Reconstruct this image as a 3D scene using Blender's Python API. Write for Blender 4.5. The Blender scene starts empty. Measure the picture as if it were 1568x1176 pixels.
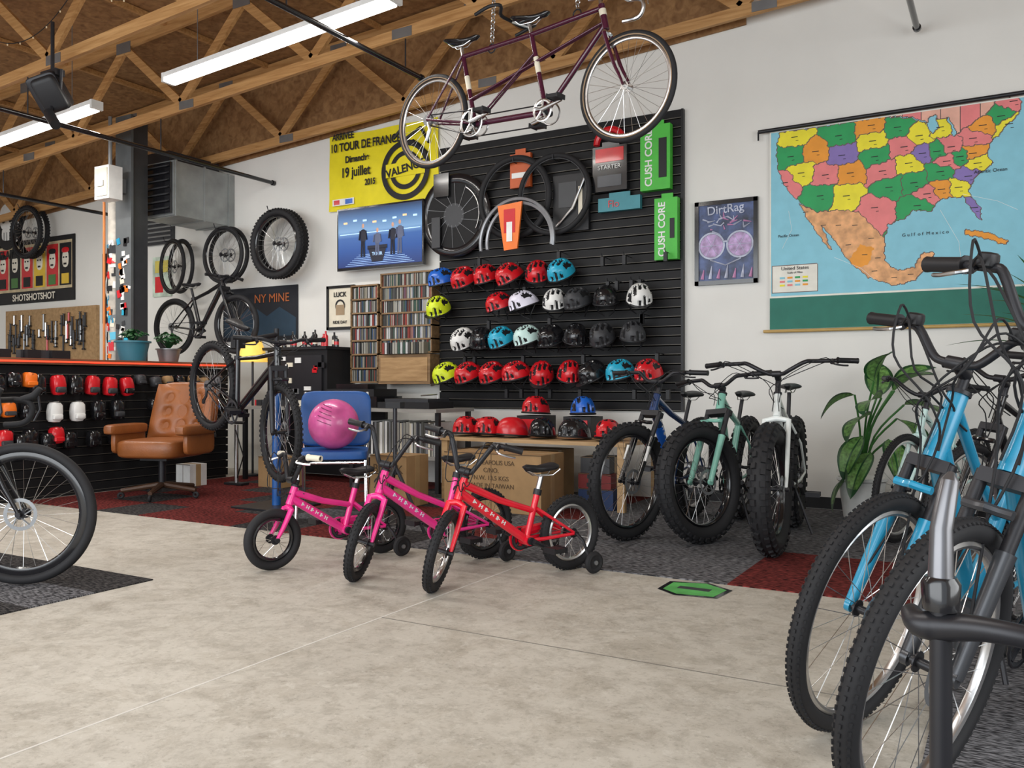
import bpy, math, random
from mathutils import Vector, Matrix
V=Vector
rad=math.radians
random.seed(4)
scene=bpy.context.scene
COL=scene.collection
try:
    scene.view_settings.view_transform='Standard'
    scene.view_settings.look='None'
    scene.view_settings.exposure=0.0
except Exception: pass

# ---------------------------------------------------------------- materials
MATS={}
def mat(name,col,rough=.5,metal=0.,emit=0.,coat=0.,nv=.08,ns=9.,bump=0.,bs=60.,spec=.5):
    if name in MATS: return MATS[name]
    m=bpy.data.materials.new(name); m.use_nodes=True
    nt=m.node_tree; b=nt.nodes['Principled BSDF']
    tc=nt.nodes.new('ShaderNodeTexCoord')
    nz=nt.nodes.new('ShaderNodeTexNoise'); nz.inputs['Scale'].default_value=ns; nz.inputs['Detail'].default_value=4
    nt.links.new(tc.outputs['Object'],nz.inputs['Vector'])
    cr=nt.nodes.new('ShaderNodeValToRGB')
    cr.color_ramp.elements[0].position=.3; cr.color_ramp.elements[1].position=.7
    cr.color_ramp.elements[0].color=[max(0,c*(1-nv)) for c in col]+[1]
    cr.color_ramp.elements[1].color=[min(1,c*(1+nv)) for c in col]+[1]
    nt.links.new(nz.outputs['Fac'],cr.inputs['Fac'])
    nt.links.new(cr.outputs['Color'],b.inputs['Base Color'])
    b.inputs['Roughness'].default_value=rough; b.inputs['Metallic'].default_value=metal
    b.inputs['Specular IOR Level'].default_value=spec
    if coat: b.inputs['Coat Weight'].default_value=coat; b.inputs['Coat Roughness'].default_value=.08
    if emit:
        nt.links.new(cr.outputs['Color'],b.inputs['Emission Color']); b.inputs['Emission Strength'].default_value=emit
    if bump:
        n2=nt.nodes.new('ShaderNodeTexNoise'); n2.inputs['Scale'].default_value=bs; n2.inputs['Detail'].default_value=5
        nt.links.new(tc.outputs['Object'],n2.inputs['Vector'])
        bp=nt.nodes.new('ShaderNodeBump'); bp.inputs['Strength'].default_value=bump; bp.inputs['Distance'].default_value=.01
        nt.links.new(n2.outputs['Fac'],bp.inputs['Height']); nt.links.new(bp.outputs['Normal'],b.inputs['Normal'])
    MATS[name]=m
    return m

def concrete():
    m=bpy.data.materials.new('concrete'); m.use_nodes=True; nt=m.node_tree; b=nt.nodes['Principled BSDF']
    N=nt.nodes.new; L=nt.links.new
    tc=N('ShaderNodeTexCoord')
    def noise(s,d,r=.6,dist=0):
        n=N('ShaderNodeTexNoise'); n.inputs['Scale'].default_value=s; n.inputs['Detail'].default_value=d; n.inputs['Roughness'].default_value=r; n.inputs['Distortion'].default_value=dist
        L(tc.outputs['Object'],n.inputs['Vector']); return n
    def ramp(n,p0,c0,p1,c1):
        r=N('ShaderNodeValToRGB'); e=r.color_ramp.elements; e[0].position=p0; e[1].position=p1
        e[0].color=(*c0,1); e[1].color=(*c1,1); L(n.outputs['Fac'],r.inputs['Fac']); return r
    def mul(a,b_,f):
        mx=N('ShaderNodeMix'); mx.data_type='RGBA'; mx.blend_type='MULTIPLY'; mx.inputs[0].default_value=f
        L(a,mx.inputs[6]); L(b_,mx.inputs[7]); return mx.outputs[2]
    n2=noise(8,14,.8,.3)
    r1=ramp(noise(.9,8,.7),.30,(.45,.42,.365),.70,(.60,.57,.505))
    r2=ramp(n2,.40,(.58,.56,.53),.53,(1,1,1))
    r3=ramp(noise(45,6,.7),.33,(.55,.53,.50),.45,(1,1,1))
    r4=ramp(noise(3,12,.8,.6),.43,(.82,.80,.77),.5,(1,1,1))
    r5=ramp(noise(16,10,.75,.2),.50,(1,1,1),.66,(1.0,1.0,1.0))
    c=mul(r1.outputs['Color'],r2.outputs['Color'],.55); c=mul(c,r3.outputs['Color'],.55); c=mul(c,r4.outputs['Color'],.7)
    # pale peeled flecks
    r6=ramp(noise(13,12,.8,.2),.56,(0,0,0),.60,(1,1,1))
    mx=N('ShaderNodeMix'); mx.data_type='RGBA'; mx.inputs[7].default_value=(.66,.64,.58,1); L(c,mx.inputs[6])
    ml=N('ShaderNodeMath'); ml.operation='MULTIPLY'; ml.inputs[1].default_value=.4; L(r6.outputs['Color'],ml.inputs[0]); L(ml.outputs[0],mx.inputs[0])
    L(mx.outputs[2],b.inputs['Base Color']); b.inputs['Roughness'].default_value=.6
    bp=N('ShaderNodeBump'); bp.inputs['Strength'].default_value=.12; bp.inputs['Distance'].default_value=.01
    L(n2.outputs['Fac'],bp.inputs['Height']); L(bp.outputs['Normal'],b.inputs['Normal'])
    return m

def carpet(name,c1,c2):
    m=bpy.data.materials.new(name); m.use_nodes=True; nt=m.node_tree; b=nt.nodes['Principled BSDF']
    N=nt.nodes.new; L=nt.links.new
    tc=N('ShaderNodeTexCoord'); mp=N('ShaderNodeMapping'); mp.inputs['Scale'].default_value=(28,130,1)
    L(tc.outputs['Object'],mp.inputs['Vector'])
    n=N('ShaderNodeTexNoise'); n.inputs['Scale'].default_value=1; n.inputs['Detail'].default_value=5; L(mp.outputs['Vector'],n.inputs['Vector'])
    r=N('ShaderNodeValToRGB'); e=r.color_ramp.elements; e[0].position=.42; e[1].position=.62
    e[0].color=(*c1,1); e[1].color=(*c2,1); L(n.outputs['Fac'],r.inputs['Fac']); L(r.outputs['Color'],b.inputs['Base Color'])
    b.inputs['Roughness'].default_value=1; b.inputs['Specular IOR Level'].default_value=.1
    return m

def wood(name,c1,c2,sc=(3,30,30),rough=.6):
    m=bpy.data.materials.new(name); m.use_nodes=True; nt=m.node_tree; b=nt.nodes['Principled BSDF']
    N=nt.nodes.new; L=nt.links.new
    tc=N('ShaderNodeTexCoord'); mp=N('ShaderNodeMapping'); mp.inputs['Scale'].default_value=sc
    L(tc.outputs['Object'],mp.inputs['Vector'])
    n=N('ShaderNodeTexNoise'); n.inputs['Scale'].default_value=1; n.inputs['Detail'].default_value=8; n.inputs['Distortion'].default_value=.6
    L(mp.outputs['Vector'],n.inputs['Vector'])
    r=N('ShaderNodeValToRGB'); e=r.color_ramp.elements; e[0].position=.3; e[1].position=.7
    e[0].color=(*c1,1); e[1].color=(*c2,1); L(n.outputs['Fac'],r.inputs['Fac']); L(r.outputs['Color'],b.inputs['Base Color'])
    b.inputs['Roughness'].default_value=rough
    return m

black=mat('black_rubber',(.016,.016,.018),.7,spec=.35)
blkpl=mat('black_plastic',(.015,.015,.017),.45,spec=.35)
satin=mat('satin_black_metal',(.022,.022,.026),.4,.3)
gloss=mat('gloss_black',(.01,.01,.012),.18,coat=.4)
silver=mat('silver_metal',(.66,.66,.66),.28,1.)
chrome=mat('chrome',(.75,.75,.75),.14,1.)
dgrey=mat('dark_grey_metal',(.06,.063,.07),.3,.4)
grey=mat('grey_metal',(.28,.29,.30),.4,.7)
white=mat('white_plastic',(.78,.78,.76),.4)
whitep=mat('white_paint_gloss',(.74,.78,.76),.25,coat=.4)
pink=mat('hot_pink_paint',(.88,.03,.28),.25,coat=.5)
red=mat('red_paint',(.78,.008,.03),.25,coat=.5)
redm=mat('red_plastic',(.60,.010,.018),.3,coat=.3)
cyan=mat('light_blue_paint',(.015,.27,.46),.3,coat=.5)
navy=mat('navy_paint',(.01,.035,.12),.25,coat=.5)
mint=mat('mint_paint',(.22,.50,.40),.3,coat=.4)
maroon=mat('maroon_paint',(.062,.006,.026),.25,coat=.6)
cream=mat('cream',(.76,.70,.56),.5)
orange=mat('orange_plastic',(.85,.18,.015),.4)
yellow=mat('yellow_plastic',(.66,.80,.02),.4)
blue=mat('blue_plastic',(.01,.12,.55),.35,coat=.3)
green=mat('green_card',(.07,.50,.05),.5)
gumwall=mat('gumwall_tan',(.30,.2,.12),.7)
screwgrey=mat('charcoal',(.04,.042,.047),.5)
teal=mat('teal_helmet',(.02,.40,.60),.35,coat=.3)
mintw=mat('mint_white',(.60,.82,.78),.35,coat=.3)
lilac=mat('lilac_white',(.76,.74,.86),.35,coat=.3)

# ---------------------------------------------------------------- mesh accumulator
def frame_from(d):
    d=V(d).normalized()
    u=d.orthogonal().normalized(); w=d.cross(u)
    return d,u,w
class M:
    def __init__(s): s.v=[];s.f=[];s.m=[];s.mats=[];s.T=Matrix()
    def mi(s,mt):
        if mt not in s.mats: s.mats.append(mt)
        return s.mats.index(mt)
    def add(s,vs,fs,mt):
        o=len(s.v); T=s.T
        s.v+= [T@V(p) for p in vs]
        k=s.mi(mt)
        for f in fs: s.f.append([i+o for i in f]); s.m.append(k)
    def tube(s,pts,r,mt,seg=8,closed=False,cap=True):
        pts=[V(p) for p in pts]; n=len(pts)
        rr=r if isinstance(r,(list,tuple)) else [r]*n
        vs=[];u=None
        for i,p in enumerate(pts):
            if closed: t=(pts[(i+1)%n]-pts[i-1]).normalized()
            else: t=(pts[min(i+1,n-1)]-pts[max(i-1,0)]).normalized()
            if u is None: u=t.orthogonal().normalized()
            else:
                u=(u-t*u.dot(t))
                u=u.normalized() if u.length>1e-6 else t.orthogonal().normalized()
            w=t.cross(u)
            for k in range(seg):
                a=2*math.pi*k/seg
                vs.append(p+(u*math.cos(a)+w*math.sin(a))*rr[i])
        fs=[]
        for i in range(n if closed else n-1):
            j=(i+1)%n
            for k in range(seg):
                k2=(k+1)%seg
                fs.append([i*seg+k,i*seg+k2,j*seg+k2,j*seg+k])
        if cap and not closed:
            fs.append(list(range(seg))[::-1]); fs.append([(n-1)*seg+k for k in range(seg)])
        s.add(vs,fs,mt)
    def curve(s,pts,r,mt,seg=8,sub=5):
        # smooth Catmull-Rom tube
        P=[V(p) for p in pts]; out=[]; n=len(P)
        rr=r if isinstance(r,(list,tuple)) else [r]*n; ro=[]
        for i in range(n-1):
            p0=P[max(i-1,0)];p1=P[i];p2=P[i+1];p3=P[min(i+2,n-1)]
            for k in range(sub):
                t=k/sub; t2=t*t;t3=t2*t
                out.append(.5*((2*p1)+(p2-p0)*t+(2*p0-5*p1+4*p2-p3)*t2+(3*p1-p0-3*p2+p3)*t3)); ro.append(rr[i]*(1-t)+rr[i+1]*t)
        out.append(P[-1]); ro.append(rr[-1])
        s.tube(out,ro,mt,seg)
    def torus(s,c,axis,R,r,mt,n=48,k=8,rad_s=1.,ax_s=1.,a0=0,a1=2*math.pi):
        c=V(c); d=V(axis).normalized()
        ref=V((0,0,1)) if abs(d.z)<.9 else V((1,0,0))
        u=(ref-d*ref.dot(d)).normalized(); w=d.cross(u)
        full=abs(a1-a0-2*math.pi)<1e-4
        nn=n if full else n+1
        vs=[]
        for i in range(nn):
            a=a0+(a1-a0)*i/n; e=u*math.cos(a)+w*math.sin(a)
            for j in range(k):
                b=2*math.pi*j/k
                vs.append(c+e*(R+r*rad_s*math.cos(b))+d*(r*ax_s*math.sin(b)))
        fs=[]
        for i in range(n):
            i2=(i+1)%nn
            for j in range(k):
                j2=(j+1)%k
                fs.append([i*k+j,i2*k+j,i2*k+j2,i*k+j2])
        s.add(vs,fs,mt)
    def disc(s,c,axis,R,mt,n=32,R0=0):
        d,u,w=frame_from(axis); c=V(c)
        vs=[c+(u*math.cos(2*math.pi*i/n)+w*math.sin(2*math.pi*i/n))*R for i in range(n)]
        if R0:
            vs+=[c+(u*math.cos(2*math.pi*i/n)+w*math.sin(2*math.pi*i/n))*R0 for i in range(n)]
            s.add(vs,[[i,(i+1)%n,n+(i+1)%n,n+i] for i in range(n)],mt)
        else: s.add(vs,[list(range(n))],mt)
    def box(s,c,size,mt,rot=None):
        hx,hy,hz=[q/2 for q in size]; c=V(c)
        vs=[V((x,y,z)) for x in(-hx,hx) for y in(-hy,hy) for z in(-hz,hz)]
        if rot is not None: vs=[rot@v for v in vs]
        vs=[c+v for v in vs]
        s.add(vs,[[0,1,3,2],[4,6,7,5],[0,4,5,1],[2,3,7,6],[0,2,6,4],[1,5,7,3]],mt)
    def bbox(s,x0,x1,y0,y1,z0,z1,mt): s.box(((x0+x1)/2,(y0+y1)/2,(z0+z1)/2),(x1-x0,y1-y0,z1-z0),mt)
    def beam(s,p,q,w,h,mt):
        p=V(p);q=V(q); d=(q-p).normalized(); side=V((0,1,0)) if abs(d.y)<.9 else V((1,0,0))
        side=(side-d*side.dot(d)).normalized(); up=d.cross(side)
        vs=[]
        for P in(p,q):
            for a,b in((-1,-1),(1,-1),(1,1),(-1,1)): vs.append(P+side*a*w/2+up*b*h/2)
        s.add(vs,[[0,1,2,3][::-1],[4,5,6,7],[0,1,5,4],[1,2,6,5],[2,3,7,6],[3,0,4,7]],mt)
    def sup(s,c,size,mt,e=.3,n=24,rot=None):
        c=V(c); vs=[]; m2=n//2
        def pw(x,p): return math.copysign(abs(x)**p,x)
        for i in range(m2+1):
            ph=-math.pi/2+math.pi*i/m2
            for j in range(n):
                th=2*math.pi*j/n
                p=V((pw(math.cos(ph),e)*pw(math.cos(th),e)*size[0]/2,pw(math.cos(ph),e)*pw(math.sin(th),e)*size[1]/2,pw(math.sin(ph),e)*size[2]/2))
                if rot is not None: p=rot@p
                vs.append(c+p)
        fs=[]
        for i in range(m2):
            for j in range(n):
                fs.append([i*n+j,i*n+(j+1)%n,(i+1)*n+(j+1)%n,(i+1)*n+j])
        s.add(vs,fs,mt)
    def lathe(s,prof,c,mt,axis=(0,0,1),n=24):
        d,u,w=frame_from(axis); c=V(c); vs=[]
        for r,z in prof:
            for k in range(n):
                a=2*math.pi*k/n; vs.append(c+d*z+(u*math.cos(a)+w*math.sin(a))*max(r,1e-4))
        fs=[]
        for i in range(len(prof)-1):
            for k in range(n): fs.append([i*n+k,i*n+(k+1)%n,(i+1)*n+(k+1)%n,(i+1)*n+k])
        s.add(vs,fs,mt)
    def poly(s,pts,mt): s.add(pts,[list(range(len(pts)))],mt)
    def loft(s,rings,mt,cap=True):
        n=len(rings[0]); vs=[p for r in rings for p in r]; fs=[]
        for i in range(len(rings)-1):
            for k in range(n): fs.append([i*n+k,i*n+(k+1)%n,(i+1)*n+(k+1)%n,(i+1)*n+k])
        if cap: fs.append(list(range(n))[::-1]); fs.append([(len(rings)-1)*n+k for k in range(n)])
        s.add(vs,fs,mt)
    def build(s,name,mtx=None,origin=None,smooth=40,parent=None):
        me=bpy.data.meshes.new(name)
        vs=s.v
        if origin is not None: vs=[v-V(origin) for v in vs]
        me.from_pydata([tuple(v) for v in vs],[],s.f)
        for m_ in s.mats: me.materials.append(m_)
        me.polygons.foreach_set('material_index',s.m)
        me.polygons.foreach_set('use_smooth',[True]*len(me.polygons))
        me.update()
        try: me.set_sharp_from_angle(angle=rad(smooth))
        except Exception: pass
        ob=bpy.data.objects.new(name,me); COL.objects.link(ob)
        if origin is not None: ob.location=origin
        if mtx is not None: ob.matrix_world=mtx
        if parent: ob.parent=parent
        return ob

def text(body,loc,size,mt,parent,rot=(math.pi/2,0,0),align='CENTER',sx=1.,bold=0.):
    cu=bpy.data.curves.new('lettering','FONT'); cu.body=body; cu.size=size; cu.align_x=align; cu.align_y='CENTER'; cu.extrude=.0008; cu.offset=bold
    cu.materials.append(mt)
    ob=bpy.data.objects.new('lettering',cu); COL.objects.link(ob)
    ob.rotation_euler=rot; ob.scale=(sx,1,1)
    ob.parent=parent; ob.location=V(loc)-V(parent.location)
    return ob

# ---------------------------------------------------------------- room
def zc(x): return 4.0+.063*(x+1.44)
wallm=mat('white_wall_paint',(.76,.75,.71),.7,nv=.03,ns=2,bump=.05,bs=40)
osb=wood('osb_board',(.20,.095,.035),(.40,.22,.09),(14,14,14),.75)
lum=wood('lumber',(.36,.17,.05),(.58,.33,.13),(2.5,40,40),.65)
X0,X1,Y0,Y1=-14.2,3.4,-3.2,7.2
m=M(); m.bbox(X0-.15,X1+.15,Y0,Y1+.15,-.15,0,concrete()); m.build('floor')
m=M()
m.bbox(X0-.15,X1+.15,Y1,Y1+.15,0,5.4,wallm); m.build('wall_back')
m=M(); m.bbox(X0-.15,X0,Y0,Y1,0,5.4,wallm); m.build('wall_left')
m=M(); m.bbox(X1,X1+.15,Y0,Y1,0,5.4,wallm); m.build('wall_right')
m=M()
vs=[(X0,Y0,zc(X0)+.95),(X1,Y0,zc(X1)+.95),(X1,Y1,zc(X1)+.95),(X0,Y1,zc(X0)+.95)]
vs2=[(a,b,c+.03) for a,b,c in vs]
m.add(vs+vs2,[[0,1,2,3],[4,7,6,5],[0,4,5,1],[1,5,6,2],[2,6,7,3],[3,7,4,0]],osb)
m.build('ceiling')
m=M(); xa,xb=X0+.05,-1.9
vs=[(xa,7.175,zc(xa)+.02),(xb,7.175,zc(xb)+.02),(xb,7.175,zc(xb)+.9),(xa,7.175,zc(xa)+.9)]; vs+=[(a,7.198,c) for a,b,c in vs]
m.add(vs,[[0,1,2,3],[4,7,6,5],[0,4,5,1],[1,5,6,2],[2,6,7,3],[3,7,4,0]],osb); m.build('trim_gable_boards')
m=M(); m.bbox(-2.40,X1-.01,7.178,7.198,0.01,.1,blkpl); m.build('baseboard_back')
jd=mat('joint_dark',(.20,.185,.16),.9); jl=mat('joint_light',(.66,.64,.6),.8)
m=M(); m.bbox(-2.335,-2.327,Y0,4.24,0,.0015,jl)
m.bbox(-2.33,-.2,2.915,2.921,0,.0012,jd); m.bbox(-3.6,-2.33,.9,.905,0,.0012,jd)
m.build('trim_floor_joints')

# carpets
cgrey=carpet('carpet_grey',(.03,.03,.033),(.23,.23,.245)); cred=carpet('carpet_red',(.035,.008,.008),(.24,.045,.04)); cblk=carpet('carpet_black',(.012,.012,.013),(.085,.08,.08))
def tiles(name,x0,x1,y0,y1,s,fn):
    m=M(); nx=max(1,round((x1-x0)/s)); ny=max(1,round((y1-y0)/s))
    for i in range(nx):
        for j in range(ny):
            a=x0+(x1-x0)*i/nx; b=x0+(x1-x0)*(i+1)/nx; c=y0+(y1-y0)*j/ny; d=y0+(y1-y0)*(j+1)/ny
            m.bbox(a,b,c,d,.0,.006,fn((a+b)/2,(c+d)/2))
    return m.build(name,origin=((x0+x1)/2,(y0+y1)/2,0))
def fb(x,y):
    if x<-4.6: return cred if (int((x+20)/.5)+int(y/.5))%3 else cblk
    if -1.25<x<-.35 and y<5.1: return cred
    if x>-2.6: return cgrey
    return cred if (int((x+20)/.5)+int(y/.5)*2)%4==0 else (cblk if (int((x+20)/.5)+int(y/.5))%2 else cgrey)
tiles('carpet',-7.24,3.3,4.25,7.17,.5,fb)
tiles('carpet',-.2,3.3,-1.5,4.245,.5,lambda x,y:cgrey)
tiles('carpet',-7.2,-3.78,-1.0,2.89,.32,lambda x,y: cred if (int((y+20)/.32))%3==0 and x<-3.95 else cgrey if (int((y+20)/.32))%3==1 else cblk)

# ---------------------------------------------------------------- roof trusses
def truss(y):
    m=M(); H=.88
    m.beam((X0+.1,y,zc(X0+.1)+.05),(X1-.1,y,zc(X1-.1)+.05),.04,.095,lum)
    m.beam((X0+.1,y,zc(X0+.1)+H),(X1-.1,y,zc(X1-.1)+H),.04,.095,lum)
    x=X0+.4; up=True
    while x<X1-1:
        x2=x+.85
        za=zc(x)+(.09 if up else H-.04); zb=zc(x2)+(H-.04 if up else .09)
        m.beam((x,y+.002,za),(x2,y+.002,zb),.036,.085,lum)
        if up: m.box((x2,y-.022,zb),(.22,.004,.11),grey)
        x=x2; up=not up
    for gx in (-9.5,-6.9,-4.3,-1.7): m.box((gx,y-.023,zc(gx)+.05),(.2,.004,.08),grey)
    m.build('roof_truss',origin=(0,y,4))
for y in (-2.3,-1.0,.35,1.67,3.0,4.33,5.67,7.0): truss(y)
m=M()
for x in [-12,-10.4,-8.8,-7.2,-5.6,-4.0,-2.4]:
    m.beam((x,Y0+.1,zc(x)+.9+.02),(x,Y1-.05,zc(x)+.9+.02),.04,.05,lum)
m.build('roof_purlins')

for x,z,y0,y1 in [(-4.28,3.57,.5,5.9),(-7.3,3.3,1.2,7.19),(-10.04,3.18,3,7.19),(-.6,3.66,1,7.1)]:
    m=M(); m.tube([(x,y0,z),(x,y1,z)],.022,gloss,12)
    m.tube([(x,y1-.03,z),(x,y1,z)],.03,gloss,12)
    for yy in (1.67,3.0,4.33,5.67):
        if y0<yy<y1: m.tube([(x,yy,z),(x,yy,zc(x)+.04)],.006,satin,6)
    m.build('ceiling_pipe')

# fluorescent lamps
tube_m=mat('lamp_tube',(1,.98,.94),.4,emit=6,nv=0)
def fluor(xa,xb,y,dz=-.07):
    m=M(); za=zc(xa)+dz; zb=zc(xb)+dz
    m.beam((xa,y,za+.05),(xb,y,zb+.05),.11,.04,white)
    m.beam((xa+.03,y,za+.008),(xb-.03,y,zb+.008),.10,.045,tube_m)
    for x,z in((xa,za),(xb,zb)): m.box((x,y,z+.03),(.03,.12,.08),white)
    for q in(.15,.85):
        x=xa+(xb-xa)*q; m.tube([(x,y,zc(x)),(x,y,zc(x)+.93)],.004,grey,5)
    m.build('fluorescent_lamp',origin=((xa+xb)/2,y,(za+zb)/2))
    l=bpy.data.lights.new('lamp_glow','AREA'); l.shape='RECTANGLE'; l.size=xb-xa; l.size_y=.1; l.energy=45; l.color=(1,.96,.9)
    o=bpy.data.objects.new('lamp_glow',l); COL.objects.link(o); o.location=((xa+xb)/2,y,min(za,zb)-.04)
fluor(-6.34,-3.86,5.0); fluor(-9.8,-7.34,5.0)
fluor(-6.34,-3.86,1.9,-.02); fluor(-2.5,-.1,1.2,-.02); fluor(-10,-7.5,1.9,-.02)  # unseen lamps added outside the view to light the shop

bulb=mat('fairy_bulb',(.9,.75,.5),.3,nv=0)
m=M()
def cat(p,q,sag,n=24):
    p=V(p);q=V(q);pts=[]
    for i in range(n+1):
        t=i/n; pts.append(p.lerp(q,t)-V((0,0,sag*4*t*(1-t))))
    m.tube(pts,.004,blkpl,5)
    for i in range(1,n,3): m.sup(pts[i]-V((0,0,.012)),(.013,.013,.02),bulb,1,8)
xs=[-9.4,-7.9,-6.4,-5.2]
for a,b in zip(xs,xs[1:]): cat((a,4.25,zc(a)+.55),(b,4.25,zc(b)+.6),.3+.1*random.random())
m.build('string_lights')

# ceiling speaker
m=M(); sx,sy,sz=-6.64,4.14,3.30
m.tube([(sx,sy,3.9),(sx,sy,3.5)],.015,satin); m.box((sx,sy,3.48),(.2,.08,.05),satin)
R_=Matrix.Rotation(rad(35),3,'X')@Matrix.Rotation(rad(35),3,'Z')
m.sup((sx,sy,sz+.03),(.2,.2,.28),blkpl,.3,24,R_); m.sup((sx+.0,sy-.03,sz+.02),(.24,.06,.30),satin,.25,20,R_)
m.tube([(sx-.12,sy,3.5),(sx-.08,sy,3.30)],.012,satin); m.tube([(sx+.12,sy,3.5),(sx+.1,sy,3.30)],.012,satin)
m.tube([(sx+.03,sy-.05,3.15),(sx+.2,sy-.1,3.02)],.04,blkpl,12); m.tube([(sx,sy,3.28),(sx+.08,sy-.07,3.1)],.012,satin)
m.build('ceiling_speaker',origin=(sx,sy,sz))

# ---------------------------------------------------------------- slatwall
slat=mat('black_slat',(.009,.009,.010),.55,spec=.25)
slatd=mat('slat_edge',(.20,.18,.15),.5)
slatm=mat('slat_groove',(.002,.002,.002),.9,spec=0)
m=M(); sx0,sx1,sz0,sz1=-4.97,-2.45,.76,3.37
pit=.0815; n=int((sz1-sz0)/pit)
m.bbox(sx0,sx1,7.175,7.195,sz0,sz1,slatm)
for i in range(n):
    z=sz0+i*(sz1-sz0)/n; h=(sz1-sz0)/n; m.bbox(sx0,sx1,7.15,7.176,z+.012,z+h-.004,slat)
    m.bbox(sx0,sx1,7.152,7.174,z+.0085,z+.012,slatd)
m.bbox(sx1,sx1+.02,7.15,7.195,sz0,sz1,blkpl); m.build('slatwall_panel',origin=(-3.7,7.17,2))

# helmets
HM={}
def helmet_mesh(mt,kind):
    key=(mt.name,kind)
    if key in HM: return HM[key]
    m=M(); nu,nv=60,22
    straps=kind<10; kind=kind%10
    def P(i,j):
        u=2*math.pi*i/nu; v=(math.pi/2)*j/nv
        x=.142*math.cos(u)*math.cos(v)**.75; y=.105*math.sin(u)*math.cos(v)**.75; z=.15*math.sin(v)**.95
        z+= .02*math.cos(u)*math.cos(v)
        return V((x,y,z))
    def vent(p):
        ny=p.y/.105; nx=p.x/.142; k=ny*2.6; fr=abs(k-round(k))
        if kind==2: return False
        return fr<.30 and p.z>.035 and math.sin(nx*6.2+1.1*round(k))>-.35
    va=[];
    for j in range(nv+1):
        for i in range(nu):
            p=P(i,j); 
            if vent(p): p=p*.92
            va.append(p)
    A=[];B=[]
    for j in range(nv):
        for i in range(nu):
            c=P(i+.5,j+.5)
            f=[j*nu+i,j*nu+(i+1)%nu,(j+1)*nu+(i+1)%nu,(j+1)*nu+i]
            (B if vent(c) else A).append(f)
    m.v+=va
    for f in A: m.f.append(f); m.m.append(m.mi(mt))
    for f in B: m.f.append(f); m.m.append(m.mi(blkpl))
    base=[P(i,0)*.97 for i in range(nu)]
    m.poly(base[::-1],blkpl)
    m.tube([P(i,0)+V((0,0,.004)) for i in range(nu)],.007,blkpl,6,closed=True)
    if kind==1:
        vs=[];k=10
        for i in range(k+1):
            a=-.75+1.5*i/k; vs.append(V((.135*math.cos(a),.105*math.sin(a)*1.05,.03)))
        for i in range(k+1):
            a=-.75+1.5*i/k; vs.append(V((.135*math.cos(a)+.055*math.cos(a*.9),.105*math.sin(a)*1.05,.035)))
        m.add(vs,[[i,i+1,k+2+i,k+1+i] for i in range(k)],blkpl)
    if straps:
        for s in(-1,1):
            m.tube([(.05,s*.09,0),(.02,s*.06,-.07),(0,s*.02,-.11)],.005,blkpl,5)
            m.tube([(-.06,s*.09,0),(.02,s*.06,-.07)],.005,blkpl,5)
    ob=m.build('tmp'); me=ob.data; bpy.data.objects.remove(ob); HM[key]=me; return me
def helmet(mt,x,y,z,yaw,tilt,kind=0,roll=0,sc=.92):
    ob=bpy.data.objects.new('bicycle_helmet',helmet_mesh(mt,kind)); COL.objects.link(ob)
    ob.matrix_world=Matrix.Translation((x,y,z))@Matrix.Rotation(rad(yaw),4,'Z')@Matrix.Rotation(rad(tilt),4,'Y')@Matrix.Rotation(rad(roll),4,'X')@Matrix.Scale(sc,4)
rows=[(1.98,[(-4.8,blue),(-4.54,redm),(-4.29,redm),(-4.03,redm),(-3.75,redm),(-3.5,teal)]),
 (1.71,[(-4.85,yellow),(-4.14,redm),(-3.88,lilac),(-3.57,white),(-3.33,screwgrey),(-3.07,gloss),(-2.76,white)]),
 (1.39,[(-4.55,white),(-4.36,gloss),(-4.12,teal),(-3.84,mintw),(-3.6,gloss),(-3.37,gloss),(-3.1,screwgrey),(-2.82,screwgrey)]),
 (1.06,[(-4.74,yellow),(-4.49,redm),(-4.22,redm),(-3.96,redm),(-3.71,redm),(-3.43,redm),(-3.18,gloss),(-2.92,teal),(-2.67,redm)])]
for z,r in rows:
    for i,(x,mt) in enumerate(r):
        helmet(mt,x,6.97,z,-88+random.uniform(-32,22),random.uniform(22,40),random.choice([0,0,1]),random.uniform(-8,8),1.07)
m=M()
for z,r in rows:
    for x,_ in r: m.tube([(x,7.149,z+.02),(x,7.09,z+.03)],.004,satin,5)
for i in range(34):
    x=-4.9+2.4*random.random(); z=random.choice([1.26,1.6,1.9,2.12,2.2,.95]); m.tube([(x,7.149,z),(x,6.98,z+.005),(x,6.97,z+.03)],.004,satin,5)
    m.box((x,6.99,z-.04),(.03,.03,.08),blkpl)
m.build('slatwall_hooks')

def pkg(x0,x1,z0,z1,body,depth=.08,y=7.14):
    m=M(); m.bbox(x0,x1,y-depth,y,z0,z1,body)
    m.box(((x0+x1)/2,y-.03,z1+.02),((x1-x0)*.5,.01,.05),body); return m
m=pkg(-2.79,-2.52,2.68,3.24,green,.07); m.bbox(-2.62,-2.55,7.065,7.07,2.78,3.12,blkpl)
o=m.build('cardboard_package',origin=(-2.65,7.1,2.95)); text('CUSH CORE',(-2.71,7.066,2.96),.09,white,o,rot=(math.pi/2,-math.pi/2,0),bold=.002)
m=pkg(-2.66,-2.455,2.07,2.60,green,.07); m.bbox(-2.52,-2.48,7.065,7.07,2.25,2.42,blkpl)
o=m.build('cardboard_package',origin=(-2.55,7.1,2.3)); text('CUSH CORE',(-2.59,7.066,2.33),.085,white,o,rot=(math.pi/2,-math.pi/2,0),bold=.002)
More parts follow.
